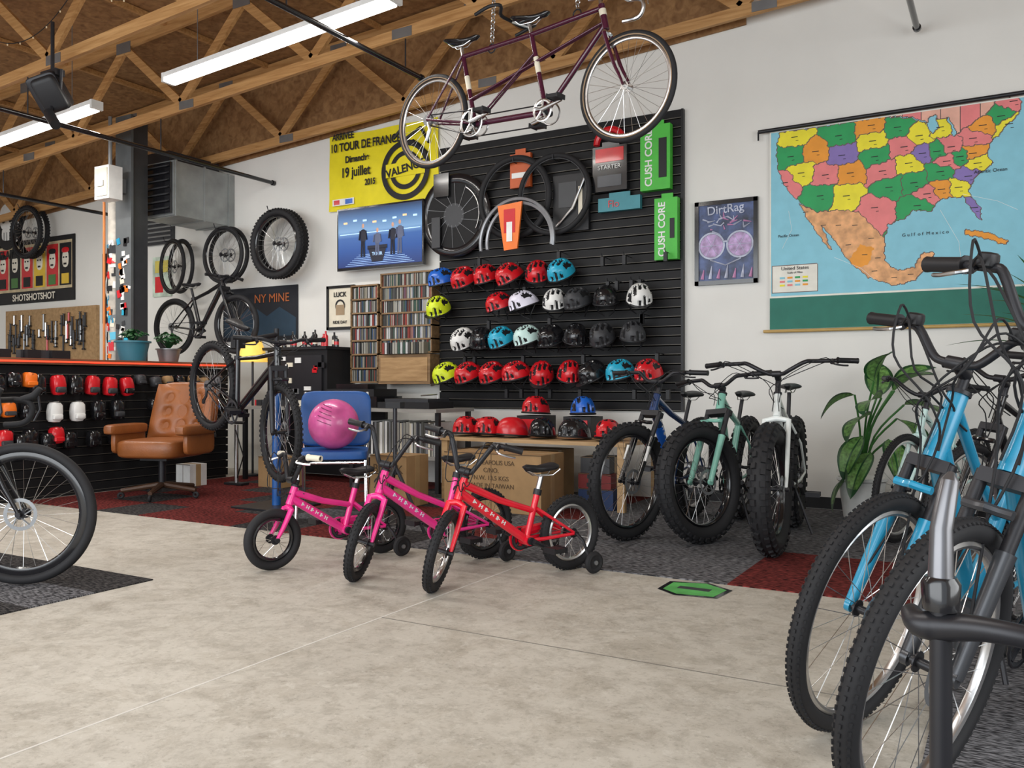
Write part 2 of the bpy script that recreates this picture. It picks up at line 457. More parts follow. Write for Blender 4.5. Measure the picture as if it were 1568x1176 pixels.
m=pkg(-3.25,-2.92,2.72,3.12,gloss,.06); m.torus((-3.085,7.09,3.14),(0,1,0),.13,.03,redm,24,8,a0=-math.pi/2,a1=math.pi/2); m.bbox(-3.22,-2.95,7.075,7.079,2.98,3.1,redm); m.bbox(-3.2,-2.97,7.075,7.079,2.76,2.86,dgrey)
o=m.build('cable_lock_package',origin=(-3.08,7.1,2.9)); text('STARTER',(-3.085,7.07,2.93),.055,white,o)
m=pkg(-3.2,-2.8,2.54,2.66,mat('dull_teal_card',(.05,.25,.3),.5),.05); o=m.build('tube_package',origin=(-3,7.1,2.6)); text('Flo',(-3.05,7.085,2.6),.09,redm,o)
m=M(); m.bbox(-3.66,-3.3,7.1,7.14,2.4,2.92,blkpl); m.bbox(-3.6,-3.42,7.095,7.099,2.62,2.85,screwgrey); m.bbox(-3.4,-3.36,7.095,7.099,2.5,2.8,cream); m.tube([(-3.62,7.09,2.45),(-3.45,7.07,2.6),(-3.32,7.09,2.9)],.012,silver)
m.build('tire_package',origin=(-3.5,7.1,2.6))
m=pkg(-4.12,-3.9,2.86,3.18,mat('brick_orange',(.55,.10,.02),.5),.04); m.bbox(-4.1,-3.93,7.095,7.099,2.95,3.0,white)
m.build('bottle_cage_package',origin=(-4,7.1,3))
m=M(); fy=6.90
m.add([(-4.14,fy,2.66),(-3.88,fy,2.68),(-3.93,fy,2.25),(-4.07,fy,2.24),(-4.14,fy+.02,2.66),(-3.88,fy+.02,2.68),(-3.93,fy+.02,2.25),(-4.07,fy+.02,2.24)],[[0,3,2,1],[4,5,6,7],[0,1,5,4],[1,2,6,5],[2,3,7,6],[3,0,4,7]],orange)
m.bbox(-4.07,-3.95,fy-.004,fy-.001,2.4,2.62,redm); m.bbox(-4.04,-3.98,fy-.006,fy-.004,2.32,2.5,white); m.tube([(-4,fy+.02,2.64),(-4,7.14,2.66)],.004,satin); m.build('fender_package',origin=(-4,fy,2.45))
m=M(); fend=mat('fender_silver',(.34,.35,.37),.3,.4)
for dx,r,y in((0,.39,6.955),(.03,.345,6.95)):
    m.torus((-3.97+dx,y,2.33),(0,1,0),r,.024,fend,36,8,ax_s=.8,rad_s=.7,a0=-rad(100),a1=rad(100))
m.tube([(-3.97,6.955,2.7),(-3.97,7.148,2.71)],.004,satin)
m.build('bicycle_fender',origin=(-3.97,6.95,2.33))
def tire_hang(x,y,z,R,r,extra=None):
    m=M(); m.torus((x,y,z),(0,1,0),R-r,r,black,56,10)
    m.torus((x,y,z),(0,1,0),R-2*r,.006,extra or screwgrey,48,6)
    m.tube([(x,7.148,z+R-2*r-.01),(x,y-.03,z+R-2*r-.01),(x,y-.035,z+R-2*r+.03)],.005,satin,6)
    return m.build('bicycle_tire',origin=(x,y,z))
tire_hang(-4.05,7.06,2.76,.40,.03); tire_hang(-3.62,7.04,2.74,.38,.025)
m=M(); m.torus((-4.74,7.08,2.66),(0,1,0),.36,.055,gloss,48,8,ax_s=.4); m.disc((-4.74,7.065,2.66),(0,-1,0),.33,slat); m.disc((-4.74,7.062,2.66),(0,-1,0),.12,screwgrey)
for k in range(14):
    a=k*.449; m.tube([(-4.74+.1*math.cos(a),7.06,2.66+.1*math.sin(a)),(-4.74+.32*math.cos(a+.2),7.06,2.66+.32*math.sin(a+.2))],.002,grey,4)
m.bbox(-4.96,-4.78,7.03,7.05,2.85,3.08,gloss); m.box((-4.93,7.03,2.5),(.1,.01,.3),screwgrey); m.torus((-4.74,7.055,2.66),(0,1,0),.30,.006,silver,24,6,a0=rad(30),a1=rad(120)); m.build('wheel_in_package',origin=(-4.74,7.08,2.66))

# ---------------------------------------------------------------- wall decorations
ybn=mat('banner_yellow',(.80,.68,.01),.6,nv=.05); ink=mat('black_ink',(.01,.01,.012),.6)
m=M(); bx0,bx1,bz0,bz1=-6.45,-5.0,2.88,3.70
nx,nz=28,12; vs=[];fs=[]
for j in range(nz+1):
    for i in range(nx+1):
        u=i/nx; w=j/nz; vs.append((bx0+(bx1-bx0)*u,7.165+.012*math.sin(u*14+w*2)+.004*math.sin(w*9),bz0+(bz1-bz0)*w-.01*math.sin(u*3.1)))
for j in range(nz):
    for i in range(nx): a=j*(nx+1)+i; fs.append([a,a+1,a+nx+2,a+nx+1])
m.add(vs,fs,ybn)
cx,cz=-5.40,3.21; m.disc((cx,7.148,cz),(0,-1,0),.31,ink,40,.25); m.bbox(cx-.25,cx+.25,7.147,7.149,cz-.06,cz+.08,ybn)
m.disc((cx,7.149,cz),(0,-1,0),.2,ink,32,.15)
for a,b in[((-5.45,3.5),(-5.2,3.62)),((-5.2,3.62),(-5.1,3.45)),((-5.3,3.5),(-5.12,3.35)),((-5.55,3.55),(-5.4,3.68))]:
    m.tube([(a[0],7.147,a[1]),(b[0],7.147,b[1])],.016,ink,6)
m.bbox(-6.38,-6.08,7.146,7.149,2.93,3.0,white); m.bbox(-6.36,-6.28,7.144,7.147,2.94,2.99,redm); m.bbox(-6.2,-6.1,7.144,7.147,2.94,2.99,blue)
o=m.build('fabric_banner',origin=(-5.7,7.16,3.3))
for s_,x,z,sz in[('ARRIVEE',-6.38,3.67,.10),('10 TOUR DE FRANCE',-6.41,3.55,.125),('Dimanche',-6.2,3.41,.10),('19 juillet',-6.26,3.27,.145),('2015',-5.93,3.14,.09)]:
    text(s_,(x,7.143,z),sz,ink,o,align='LEFT',sx=.80,bold=.003)
text('VALENCE',(cx,7.14,cz+.01),.115,ink,o,bold=.003,rot=(math.pi/2,-.15,0))

# TV
scr=bpy.data.materials.new('tv_picture'); scr.use_nodes=True; nt=scr.node_tree; b=nt.nodes['Principled BSDF']
tc=nt.nodes.new('ShaderNodeTexCoord'); sp=nt.nodes.new('ShaderNodeSeparateXYZ'); nt.links.new(tc.outputs['Generated'],sp.inputs[0])
r=nt.nodes.new('ShaderNodeValToRGB'); nt.links.new(sp.outputs['Z'],r.inputs['Fac'])
els=[(0,(.005,.03,.16,1)),(.3,(.01,.08,.32,1)),(.5,(.03,.12,.38,1)),(.62,(.20,.38,.62,1)),(.85,(.06,.16,.36,1)),(1,(.01,.03,.08,1))]
e=r.color_ramp.elements
e[0].position=0;e[0].color=els[0][1];e[1].position=1;e[1].color=els[-1][1]
for p,c in els[1:-1]: q=e.new(p); q.color=c
b.inputs['Base Color'].default_value=(.01,.01,.02,1)
nt.links.new(r.outputs['Color'],b.inputs['Emission Color']); b.inputs['Emission Strength'].default_value=1.1; b.inputs['Roughness'].default_value=.35
m=M(); tx0,tx1,tz0,tz1=-6.22,-5.09,2.2,2.86
m.bbox(tx0,tx1,7.04,7.09,tz0,tz1,gloss); m.bbox(tx0+.3,tx1-.3,7.09,7.198,tz0+.2,tz1-.2,blkpl)
o=m.build('television',origin=(-5.65,7.07,2.53))
m=M(); m.bbox(tx0+.018,tx1-.018,7.036,7.0395,tz0+.03,tz1-.018,scr); s_=m.build('screen',parent=o); s_.location=-V(o.location)
m=M(); lt=mat('tv_light',(.4,.6,.9),.4,emit=.8,nv=.1); dk=mat('tv_dark',(.01,.012,.03),.5); sk=mat('tv_skin',(.5,.28,.2),.5,emit=.4); lg2=mat('tv_suit',(.10,.12,.2),.5,emit=.15)
m.bbox(-5.80,-5.54,7.030,7.033,2.40,2.44,dk); m.add([(-5.79,7.030,2.41),(-5.55,7.030,2.41),(-5.60,7.030,2.27),(-5.74,7.030,2.27)],[[0,1,2,3]],dk)
for px,h,mt in[(-5.86,.32,dk),(-5.67,.26,lg2),(-5.47,.30,dk),(-5.38,.32,lg2)]:
    for dx in(-.018,.018): m.tube([(px+dx,7.0335,2.33),(px+dx*.7,7.0335,2.33+h*.5)],.012,mt,6)
    m.sup((px,7.0335,2.33+h*.68),(.075,.006,h*.45),mt,.6,12); m.sup((px,7.032,2.34+h*.98),(.034,.008,.05),sk,1,10)
    m.tube([(px-.035,7.033,2.33+h*.85),(px-.05,7.032,2.33+h*.55)],.01,mt,5); m.tube([(px+.035,7.033,2.33+h*.85),(px+.05,7.032,2.33+h*.55)],.01,mt,5)
wm=mat('tv_warm',(.8,.5,.25),.5,emit=.7)
for k in range(7): m.box((-5.65,7.0355,2.245+.018*k),(.9-.06*k,.001,.003),lt)
for k in range(8): m.box((-6.1+.13*k,7.0355,2.70+.02*math.sin(k*1.3)),(.05,.002,.02),wm if k%3==0 else lt)
m.box((-5.65,7.0355,2.58),(1.05,.002,.008),lt)
s_=m.build('picture_detail',parent=o); s_.location=-V(o.location)
text('TOUR',(-5.67,7.028,2.35),.05,lt,o)

def framed(x0,x1,z0,z1,fw,fm,art,y=7.198,d=.03):
    m=M(); m.bbox(x0,x1,y-d*.6,y,z0,z1,art)
    m.bbox(x0,x1,y-d,y,z1-fw,z1,fm); m.bbox(x0,x1,y-d,y,z0,z0+fw,fm); m.bbox(x0,x0+fw,y-d,y,z0,z1,fm); m.bbox(x1-fw,x1,y-d,y,z0,z1,fm)
    return m
art=mat('blue_art',(.045,.07,.17),.4,nv=.9,ns=9); lg=mat('light_art',(.45,.48,.60),.5,nv=.3,ns=12); lens=mat('lens_pink',(.42,.28,.50),.4,nv=.5,ns=18)
m=framed(-2.335,-1.80,1.84,2.55,.035,gloss,art)
for x in(-2.19,-1.95):
    m.disc((x,7.176,2.17),(0,-1,0),.115,lg,30,.10); m.disc((x,7.177,2.17),(0,-1,0),.098,lens)
    for k in range(6): m.tube([(x,7.1755,2.17),(x+.095*math.cos(k*1.05),7.1755,2.17+.095*math.sin(k*1.05))],.002,lg,4)
m.tube([(-2.09,7.176,2.2),(-2.05,7.176,2.2)],.01,lg,6)
pk=mat('pink_art',(.55,.25,.45),.5)
for k in range(22):
    x=-2.27+.4*random.random(); z=2.29+.13*random.random(); m.tube([(x,7.176,z),(x+random.uniform(-.04,.08),7.176,z+random.uniform(-.03,.05))],[.008,.003],lg if k%3 else pk,5)
for k in range(7): m.tube([(-2.27+.068*k,7.176,1.89),(-2.255+.068*k,7.176,1.97+.03*(k%2))],[.016,.004],lg if k%2 else pk,6)
m.tube([(-2.2,7.176,2.05),(-2.07,7.176,2.0),(-1.94,7.176,2.05)],.006,lg,5)
o=m.build('framed_poster',origin=(-2.07,7.18,2.2)); text('DirtRag',(-2.07,7.172,2.47),.10,lg,o,bold=.001,rot=(math.pi/2,-.06,0))
m=framed(-6.49,-6.10,1.59,2.07,.03,gloss,cream); m.disc((-6.3,7.176,1.85),(0,-1,0),.07,ink,20,.05); m.bbox(-6.36,-6.24,7.175,7.178,1.75,1.86,mat('sepia',(.35,.25,.15),.6))
o=m.build('framed_print',origin=(-6.3,7.18,1.8)); text('LUCK',(-6.3,7.172,1.97),.07,ink,o,bold=.002); text('RIDE DAY',(-6.3,7.172,1.67),.045,ink,o,bold=.001)
m=M(); m.bbox(-8.12,-6.93,7.18,7.195,1.5,2.12,mat('black_cloth',(.012,.014,.02),.8))
mo=mat('mountain_blue',(.02,.045,.075),.8)
m.add([(-8.1,7.178,1.55),(-6.95,7.178,1.55),(-6.95,7.178,1.75),(-7.2,7.178,1.88),(-7.4,7.178,1.78),(-7.65,7.178,1.92),(-7.9,7.178,1.75),(-8.1,7.178,1.8)],[list(range(8))],mo)
o=m.build('cloth_banner',origin=(-7.5,7.19,1.8)); text('NY MINE',(-7.32,7.172,1.98),.14,mat('orange_ink',(.45,.12,.03),.6),o)
m=M(); m.bbox(-12.95,-11.02,7.18,7.195,2.15,3.05,ink)
m.bbox(-12.9,-11.07,7.176,7.18,2.32,2.98,mat('tan_art',(.55,.45,.28),.6,nv=.2))
cols=[redm,mat('gold_art',(.75,.5,.05),.6),mat('green_art',(.08,.2,.06),.6),mat('white_art',(.78,.73,.62),.6)]
for i in range(6):
    x=-12.84+i*.3; m.bbox(x,x+.26,7.172,7.176,2.36,2.94,[redm,ink,redm,cols[1],redm,ink][i]); m.sup((x+.13,7.172,2.72),(.15,.01,.24),cols[3],.8,12); m.sup((x+.13,7.17,2.84),(.17,.01,.08),[ink,ink,cols[2],ink,ink,redm][i],.8,10); m.box((x+.13,7.17,2.45),(.16,.006,.14),[ink,cols[2],ink,ink,cols[2],cols[1]][i])
    for dx in(-.03,.03): m.box((x+.13+dx,7.166,2.74),(.03,.004,.02),ink)
    m.box((x+.13,7.166,2.65),(.06,.004,.025),ink)
o=m.build('wall_poster',origin=(-12,7.19,2.6)); text('SHOTSHOTSHOT',(-11.95,7.168,2.23),.13,cols[3],o,bold=.003)
m=M(); m.bbox(-13.6,-12.3,7.18,7.195,2.78,3.75,white); m.sup((-12.6,7.178,3.3),(.5,.01,.75),ink,.8,24); m.sup((-12.6,7.172,3.42),(.4,.01,.4),white,.9,24); m.sup((-12.6,7.172,3.18),(.28,.01,.2),white,.6,16)
for dx in(-.09,.09): m.sup((-12.6+dx,7.166,3.4),(.12,.01,.13),ink,1,14)
for dx in(-.07,0,.07): m.box((-12.6+dx,7.165,3.13),(.008,.004,.14),ink)
o=m.build('wall_flag',origin=(-12.9,7.19,3.2)); text('FLAT',(-12.6,7.16,2.86),.16,ink,o,bold=.004)
m=M(); m.bbox(-10.4,-9.72,7.17,7.19,1.8,2.72,ink); m.disc((-10.06,7.166,2.28),(0,-1,0),.28,white,36,.25); m.disc((-10.06,7.164,2.28),(0,-1,0),.12,white,24); m.box((-10.06,7.162,2.28),(.12,.004,.05),redm)
m.build('cloth_banner',origin=(-10,7.18,2.3))
m=M(); m.bbox(-9.4,-9.05,7.18,7.195,2.1,2.6,mat('pale_poster',(.5,.6,.5),.6,nv=.5,ns=5)); m.bbox(-9.35,-9.1,7.176,7.18,2.4,2.55,mat('mustard_art',(.6,.5,.1),.6)); m.bbox(-9.35,-9.2,7.176,7.18,2.15,2.35,redm); m.build('wall_poster',origin=(-9.2,7.19,2.35))
m=M(); m.bbox(-9.5,-9.0,7.16,7.198,2.75,3.25,dgrey)
for i in range(8): m.box((-9.25,7.155,2.8+.056*i),(.46,.03,.02),grey,Matrix.Rotation(.5,3,'X'))
m.build('wall_vent',origin=(-9.25,7.18,3))
m=M(); m.bbox(-12.6,-10.5,7.15,7.198,1.3,2.05,wood('pegboard',(.30,.18,.08),(.46,.29,.14),(20,20,20)))
for i in range(60):
    x=-12.5+1.9*random.random(); z=1.62+.36*random.random(); L=.1+.2*random.random(); mt=random.choice([satin,silver,satin,blkpl,satin,grey,satin,redm])
    m.tube([(x,7.12,z),(x,7.12,z-L)],.012,mt,6); m.tube([(x-.03,7.12,z-L),(x+.03,7.12,z-L)],.012,satin,6); m.tube([(x,7.15,z),(x,7.1,z)],.004,satin,5)
m.build('tool_pegboard',origin=(-11.5,7.15,1.7))

# ---------------------------------------------------------------- wall map
mapc={'W':mat('map_water',(.24,.56,.68),.6,nv=.05),'y':mat('map_yellow',(.85,.75,.03),.6),'g':mat('map_green',(.02,.34,.10),.6),'o':mat('map_orange',(.82,.32,.03),.6),'p':mat('map_pink',(.80,.22,.22),.6),'v':mat('map_purple',(.24,.17,.46),.6),'m':mat('map_tan',(.74,.38,.17),.6,nv=.3,ns=14),'c':mat('map_canada',(.78,.42,.32),.6,nv=.2,ns=5),'w':mat('map_white',(.78,.76,.68),.6),'s':mat('map_shelf_blue',(.40,.68,.74),.6,nv=.05)}
def art_xy(x,y):
    u=(x-1180)/388.; w=1+.1447*u
    return ((-1.702+1.804*u)/w, 1+(588-y)*.005346/w)
usa=[(1195,203),(1245,197),(1350,180),(1395,182),(1420,190),(1450,180),(1460,210),(1480,195),(1510,175),(1530,150),(1560,140),(1563,170),(1540,195),(1520,215),(1510,235),(1520,250),(1490,275),(1483,295),(1500,318),(1503,340),(1490,325),(1475,302),(1440,305),(1425,325),(1400,322),(1385,335),(1360,345),(1355,365),(1335,345),(1315,325),(1290,322),(1250,325),(1225,310),(1205,290),(1192,260),(1190,230)]
mex=[(1225,312),(1250,325),(1290,322),(1315,325),(1335,345),(1355,365),(1355,400),(1375,415),(1400,410),(1410,390),(1430,385),(1425,405),(1400,430),(1370,438),(1330,425),(1300,400),(1280,370),(1258,345),(1275,385),(1265,375),(1240,340)]
can=[(1195,203),(1195,196),(1565,130),(1565,150),(1530,150),(1510,175),(1480,195),(1466,205),(1452,180),(1420,188),(1395,180),(1350,178)]
cub=[(1478,352),(1510,356),(1545,370),(1540,375),(1500,364),(1478,360)]
gl=[(1422,180),(1432,176),(1438,196),(1428,205),(1420,196)]
sts=[(1218,210,'y'),(1212,240,'g'),(1250,232,'o'),(1285,208,'g'),(1335,192,'o'),(1375,195,'g'),(1408,208,'y'),(1440,195,'y'),(1337,216,'y'),(1290,238,'v'),(1340,240,'g'),(1385,225,'p'),(1228,265,'y'),(1203,280,'p'),(1265,268,'p'),(1303,265,'o'),(1352,262,'p'),(1392,250,'y'),(1413,235,'v'),(1435,232,'g'),(1457,225,'p'),(1490,212,'p'),(1505,192,'o'),(1533,178,'g'),(1552,155,'p'),(1545,190,'y'),(1450,247,'p'),(1440,263,'g'),(1490,235,'o'),(1497,250,'y'),(1483,270,'v'),(1468,287,'y'),(1442,290,'o'),(1420,297,'p'),(1400,280,'g'),(1405,315,'g'),(1362,287,'g'),(1340,318,'p'),(1297,300,'y'),(1257,300,'g'),(1492,318,'v'),(1470,240,'g')]
mst=[(1235,325),(1262,345),(1285,345),(1310,345),(1335,365),(1300,375),(1325,390),(1345,395),(1340,415),(1370,425),(1395,420),(1420,395)]
mcol=['o','m','p','m','o','m','y','m','p','m','g','o']
def conv(L): return [art_xy(*p) for p in L]
def inside(p,poly):
    x,y=p;c=False;n=len(poly)
    for i in range(n):
        x1,y1=poly[i];x2,y2=poly[i-1]
        if (y1>y)!=(y2>y) and x<(x2-x1)*(y-y1)/(y2-y1)+x1: c=not c
    return c
USA,MEX,CAN,CUB,GL=map(conv,(usa,mex,can,cub,gl)); STS=[(*art_xy(a,b),c) for a,b,c in sts]; MST=conv(mst)
m=M(); ax0,ax1,az0,az1=-1.69,.09,1.715,3.05; nx,nz=300,225
grid=[];
for j in range(nz+1):
    for i in range(nx+1): grid.append(V((ax0+(ax1-ax0)*i/nx,7.165,az0+(az1-az0)*j/nz)))
m.v+=grid
prev={}
lin=mat('map_line',(.14,.09,.08),.7)
for j in range(nz):
    for i in range(nx):
        x=ax0+(ax1-ax0)*(i+.5)/nx; z=az0+(az1-az0)*(j+.5)/nz
        xx=x+.004*math.sin(z*60)+.003*math.sin(z*140+x*40); zz=z+.004*math.sin(x*70)+.003*math.sin(x*150)
        k='W';idn=-1
        if inside((xx,zz),GL): k='W'
        elif inside((xx,zz),USA):
            idn=min(range(len(STS)),key=lambda q:max(abs(STS[q][0]-xx),abs(STS[q][1]-zz)*1.25)+.12*(abs(STS[q][0]-xx)+abs(STS[q][1]-zz))); k=STS[idn][2]
        elif inside((xx,zz),MEX):
            q=min(range(len(MST)),key=lambda q:(MST[q][0]-xx)**2+(MST[q][1]-zz)**2); k='m' if mcol[q]!='y' else 'o';idn=100
        elif inside((xx,zz),CAN): k='c' if (int((x+5)/.13)%3) else 'p';idn=101+int((x+5)/.13)%3
        elif inside((xx,zz),CUB): k='o';idn=110
        if x<-1.33 and z<1.96 and x>-1.685 and z>1.74: k='w';idn=-2
        mt=mapc[k]
        if (prev.get((i-1,j),idn)!=idn or prev.get((i,j-1),idn)!=idn): mt=lin
        prev[(i,j)]=idn
        a=j*(nx+1)+i; m.f.append([a,a+1,a+nx+2,a+nx+1]); m.m.append(m.mi(mt))
m.bbox(-1.70,.10,7.167,7.172,1.43,3.06,mapc['w'])
m.bbox(-1.70,.10,7.163,7.166,1.445,1.70,mat('map_base_green',(.025,.17,.125),.7))
m.tube([(-1.79,7.15,3.07),(.16,7.15,3.08)],.016,satin,10); m.tube([(-1.79,7.15,3.07),(-1.79,7.15,3.0)],.008,satin,6)
m.tube([(-1.75,7.16,1.43),(.12,7.16,1.43)],.013,mat('map_rod',(.5,.32,.1),.5),10)
for i in range(12): m.box((-1.6+.06*(i%4),7.162,1.86-.03*(i//4)),(.04,.002,.015),[mapc['W'],mapc['o'],mapc['g'],mapc['y'],mapc['p']][i%5])
for s_ in(-1.5,0): m.tube([(s_,7.198,3.07),(s_,7.14,3.075)],.006,satin,6)
for a,b_ in[((-1.2,2.0),(-.9,1.8)),((-.45,2.3),(-.3,1.8)),((-.3,2.4),(.05,2.25)),((-1.55,2.4),(-1.6,2.1))]:
    m.tube([(a[0],7.164,a[1]),((a[0]+b_[0])/2+.05,7.164,(a[1]+b_[1])/2),(b_[0],7.164,b_[1])],.0015,white,4)
for (cx_,cz_,_) in STS: m.box((cx_,7.1635,cz_),(.05,.001,.006),ink); m.box((cx_+.02,7.1635,cz_-.03),(.02,.001,.004),ink)
for cx_,cz_ in MST: m.box((cx_,7.1635,cz_),(.04,.001,.005),ink)
o=m.build('wall_map',origin=(-.8,7.17,2.3))
text('United States',(-1.5,7.160,1.935),.04,ink,o); text('Scale of Miles',(-1.5,7.160,1.90),.022,ink,o)
text('G u l f  o f  M e x i c o',(-.55,7.160,2.13),.035,ink,o); text('Atlantic Ocean',(-.12,7.160,2.55),.035,ink,o); text('Pacific Ocean',(-1.55,7.160,2.2),.03,ink,o)

# ---------------------------------------------------------------- CD shelves
cdm=[mat('cd_%d'%i,c,.4) for i,c in enumerate([(.02,.02,.02),(.35,.34,.30),(.22,.03,.02),(.04,.07,.15),(.25,.23,.18),(.08,.08,.07),(.03,.07,.05),(.5,.5,.5),(.03,.03,.03),(.05,.045,.04)])]
wd=wood('shelf_wood',(.16,.09,.04),(.28,.17,.08),(5,30,30))
m=M()
def rack(x0,x1,z0,z1,ns):
    m.bbox(x0,x0+.015,7.03,7.195,z0,z1,wd); m.bbox(x1-.015,x1,7.03,7.195,z0,z1,wd); m.bbox(x0,x1,7.185,7.197,z0,z1,wd)
    for k in range(ns+1):
        z=z0+(z1-z0)*k/ns; m.bbox(x0,x1,7.03,7.195,z-.008,z+.008,wd)
        if k<ns:
            x=x0+.018
            while x<x1-.03:
                w=.011 if random.random()<.93 else .022
                hh=.118+random.uniform(-.006,.006)
                m.bbox(x,x+w*.93,7.04+random.uniform(0,.01),7.17,z+.008,z+.008+hh,random.choice(cdm)); x+=w
rack(-6.03,-5.66,1.02,2.03,7); rack(-5.63,-4.98,1.32,2.13,6)
m.bbox(-5.63,-4.98,7.0,7.195,1.0,1.3,wd); m.bbox(-5.6,-5.01,6.995,7.0,1.03,1.27,wood('shelf_light',(.30,.17,.07),(.45,.28,.13),(5,30,30)))
for i in range(16): m.bbox(-5.55+.033*i,-5.525+.033*i,6.96,7.1,1.305,1.32+.1,random.choice(cdm))
m.build('cd_shelf',origin=(-5.5,7.1,1.5))

# desk w/ audio gear
m=M(); wt=mat('desk_top_grey',(.30,.29,.27),.5)
m.bbox(-7.0,-4.45,6.35,6.98,.74,.77,wt)
for x in(-6.95,-5.5,-4.5): m.bbox(x,x+.04,6.4,6.44,.008,.74,blkpl); m.bbox(x,x+.04,6.9,6.94,.008,.74,blkpl)
m.bbox(-5.5,-4.5,6.45,6.95,.30,.33,wt); m.bbox(-7.0,-5.5,6.9,6.93,.05,.74,blkpl)
m.build('desk',origin=(-5.7,6.7,.4))
m=M()
x=-5.44
rc=[white,cream,cdm[5],white,grey,cdm[1],dgrey]
while x<-4.56: 
    w=random.uniform(.008,.03); m.bbox(x,x+w*.9,6.5,6.85,.331,.331+.31+random.uniform(-.01,.01),random.choice(rc)); x+=w
m.build('record_collection',origin=(-5,6.7,.5))
m=M(); m.bbox(-5.95,-5.25,6.5,6.9,.77,.88,gloss); m.bbox(-5.9,-5.3,6.52,6.88,.88,.95,blkpl); m.bbox(-5.8,-5.4,6.55,6.85,.95,1.0,gloss)
for i in range(5): m.tube([(-5.85+.12*i,6.5,.83),(-5.85+.12*i,6.485,.83)],.018,silver,12)
m.build('stereo_amplifier',origin=(-5.6,6.7,.85))
m=M(); m.bbox(-5.2,-4.6,6.45,6.85,.77,.83,blkpl); m.bbox(-5.15,-4.65,6.5,6.85,.83,.86,dgrey); m.disc((-4.95,6.65,.865),(0,0,1),.14,gloss); m.tube([(-4.72,6.75,.86),(-4.72,6.75,.9),(-4.8,6.6,.89)],.006,silver,6)
m.build('turntable',origin=(-4.9,6.65,.8))
m=M(); m.bbox(-6.95,-6.1,6.75,7.15,.78,1.36,blkpl); m.bbox(-6.98,-6.07,6.7,7.19,1.36,1.39,blkpl)
m.bbox(-6.9,-6.15,6.72,6.75,.82,1.3,satin)
for i in range(22):
    m.box((-6.88+.75*random.random(),6.715,.85+.42*random.random()),(random.uniform(.03,.1),.008,random.uniform(.02,.06)),random.choice([white,redm,grey,cream,satin,orange]))
m.build('tool_cabinet',origin=(-6.5,6.95,1.0))
for i in range(11):
    m=M(); x=-6.9+.075*i; h=random.uniform(.1,.2); mt=random.choice([gloss,redm,gloss,blkpl,silver,gloss])
    m.lathe([(0,0),(.026,0),(.026,h*.7),(.01,h*.82),(.01,h),(0,h)],(x,6.95+.05*(i%2),1.39),mt,n=14); m.lathe([(.0265,h*.2),(.0265,h*.5)],(x,6.95+.05*(i%2),1.39),cream if i%3==0 else redm,n=14); m.build('lubricant_bottle')
m=M()
for i in range(24):
    m.box((-6.88+.8*random.random(),6.47+.13*random.random(),.805),(random.uniform(.04,.14),random.uniform(.04,.12),.06),random.choice([gloss,satin,grey,cream,redm,blkpl,dgrey]),Matrix.Rotation(random.random(),3,'Z'))
m.build('desk_clutter',origin=(-6.5,6.5,.8))

# ---------------------------------------------------------------- low helmet table
pine=wood('pine',(.36,.22,.10),(.52,.35,.18),(4,30,30))
m=M(); m.bbox(-4.27,-2.55,6.15,6.95,.515,.545,pine)
for x in(-4.26,-2.62):
    for y in(6.16,6.88): m.bbox(x,x+.06,y-.0,y+.04,.008,.515,pine)
m.build('low_table',origin=(-3.4,6.5,.5))
card=mat('cardboard',(.36,.22,.10),.8,nv=.1); cardd=mat('cardboard_print',(.10,.06,.03),.8); tape=mat('packing_tape',(.42,.28,.14),.35)
def carton(name,x0,x1,y0,y1,z0,z1,labels=(),mt=card):
    m=M(); m.bbox(x0,x1,y0,y1,z0,z1,mt)
    m.box(((x0+x1)/2,y0-.001,(z0+z1)/2),(.004,.002,(z1-z0)),cardd); m.bbox(x0+.01,x1-.01,(y0+y1)/2-.025,(y0+y1)/2+.025,z1,z1+.001,tape)
    m.bbox(x1,x1+.001,(y0+y1)/2-.03,(y0+y1)/2+.03,z0,z1,tape)
    m.bbox(x0,x1,y0-.003,y0,z1-.006,z1,cardd)
    o=m.build(name,origin=((x0+x1)/2,(y0+y1)/2,z0))
    for s,dx,dz,sz in labels: text(s,((x0+x1)/2+dx,y0-.004,z0+dz),sz,cardd,o)
    return o
carton('cardboard_box',-3.93,-3.05,5.72,6.10,.008,.46,[('MINNEAPOLIS USA',.0,.38,.05),('C/NO.',0,.32,.05),('N.W. 13.5 KGS',0,.26,.05),('MADE IN TAIWAN',0,.20,.05)])
carton('cardboard_box',-4.55,-4.18,5.55,5.85,.008,.42,[('BLACK',.0,.3,.1),('FLAG',0,.18,.1)])
carton('cardboard_box',-4.15,-3.3,6.25,6.8,.01,.44,[])
dred=mat('dark_red_card',(.16,.012,.012),.6); dnav=mat('dark_blue_card',(.01,.03,.10),.6)
carton('shoe_box',-2.98,-2.68,6.22,6.5,.01,.17,[],mt=dnav); carton('shoe_box',-2.98,-2.70,6.22,6.5,.172,.29,[],mt=dred); carton('shoe_box',-2.97,-2.72,6.24,6.5,.292,.42,[],mt=screwgrey)
carton('cardboard_box',-6.3,-6.0,6.0,6.3,.008,.3,[]); carton('cardboard_box',-7.05,-6.85,5.65,5.85,.008,.22,[],mt=white)
m=M()
for x in(-3.66,-3.2): m.bbox(x-.13,x+.13,6.65,6.9,.546,.72,blkpl); m.bbox(x-.1,x+.1,6.645,6.65,.57,.69,redm)
m.build('display_box',origin=(-3.4,6.8,.6))
helmet(redm,-3.66,6.77,.738,-100,4,10,0,1.05); helmet(blue,-3.2,6.77,.738,-60,4,10,0,1.05)
for x,mt,k in[(-4.13,redm,10),(-3.9,redm,11),(-3.66,redm,12),(-3.38,gloss,11),(-3.08,gloss,10),(-2.78,redm,11)]: helmet(mt,x,6.36,.562,-90+random.uniform(-40,20),3,k,0,1.05)
m=M()
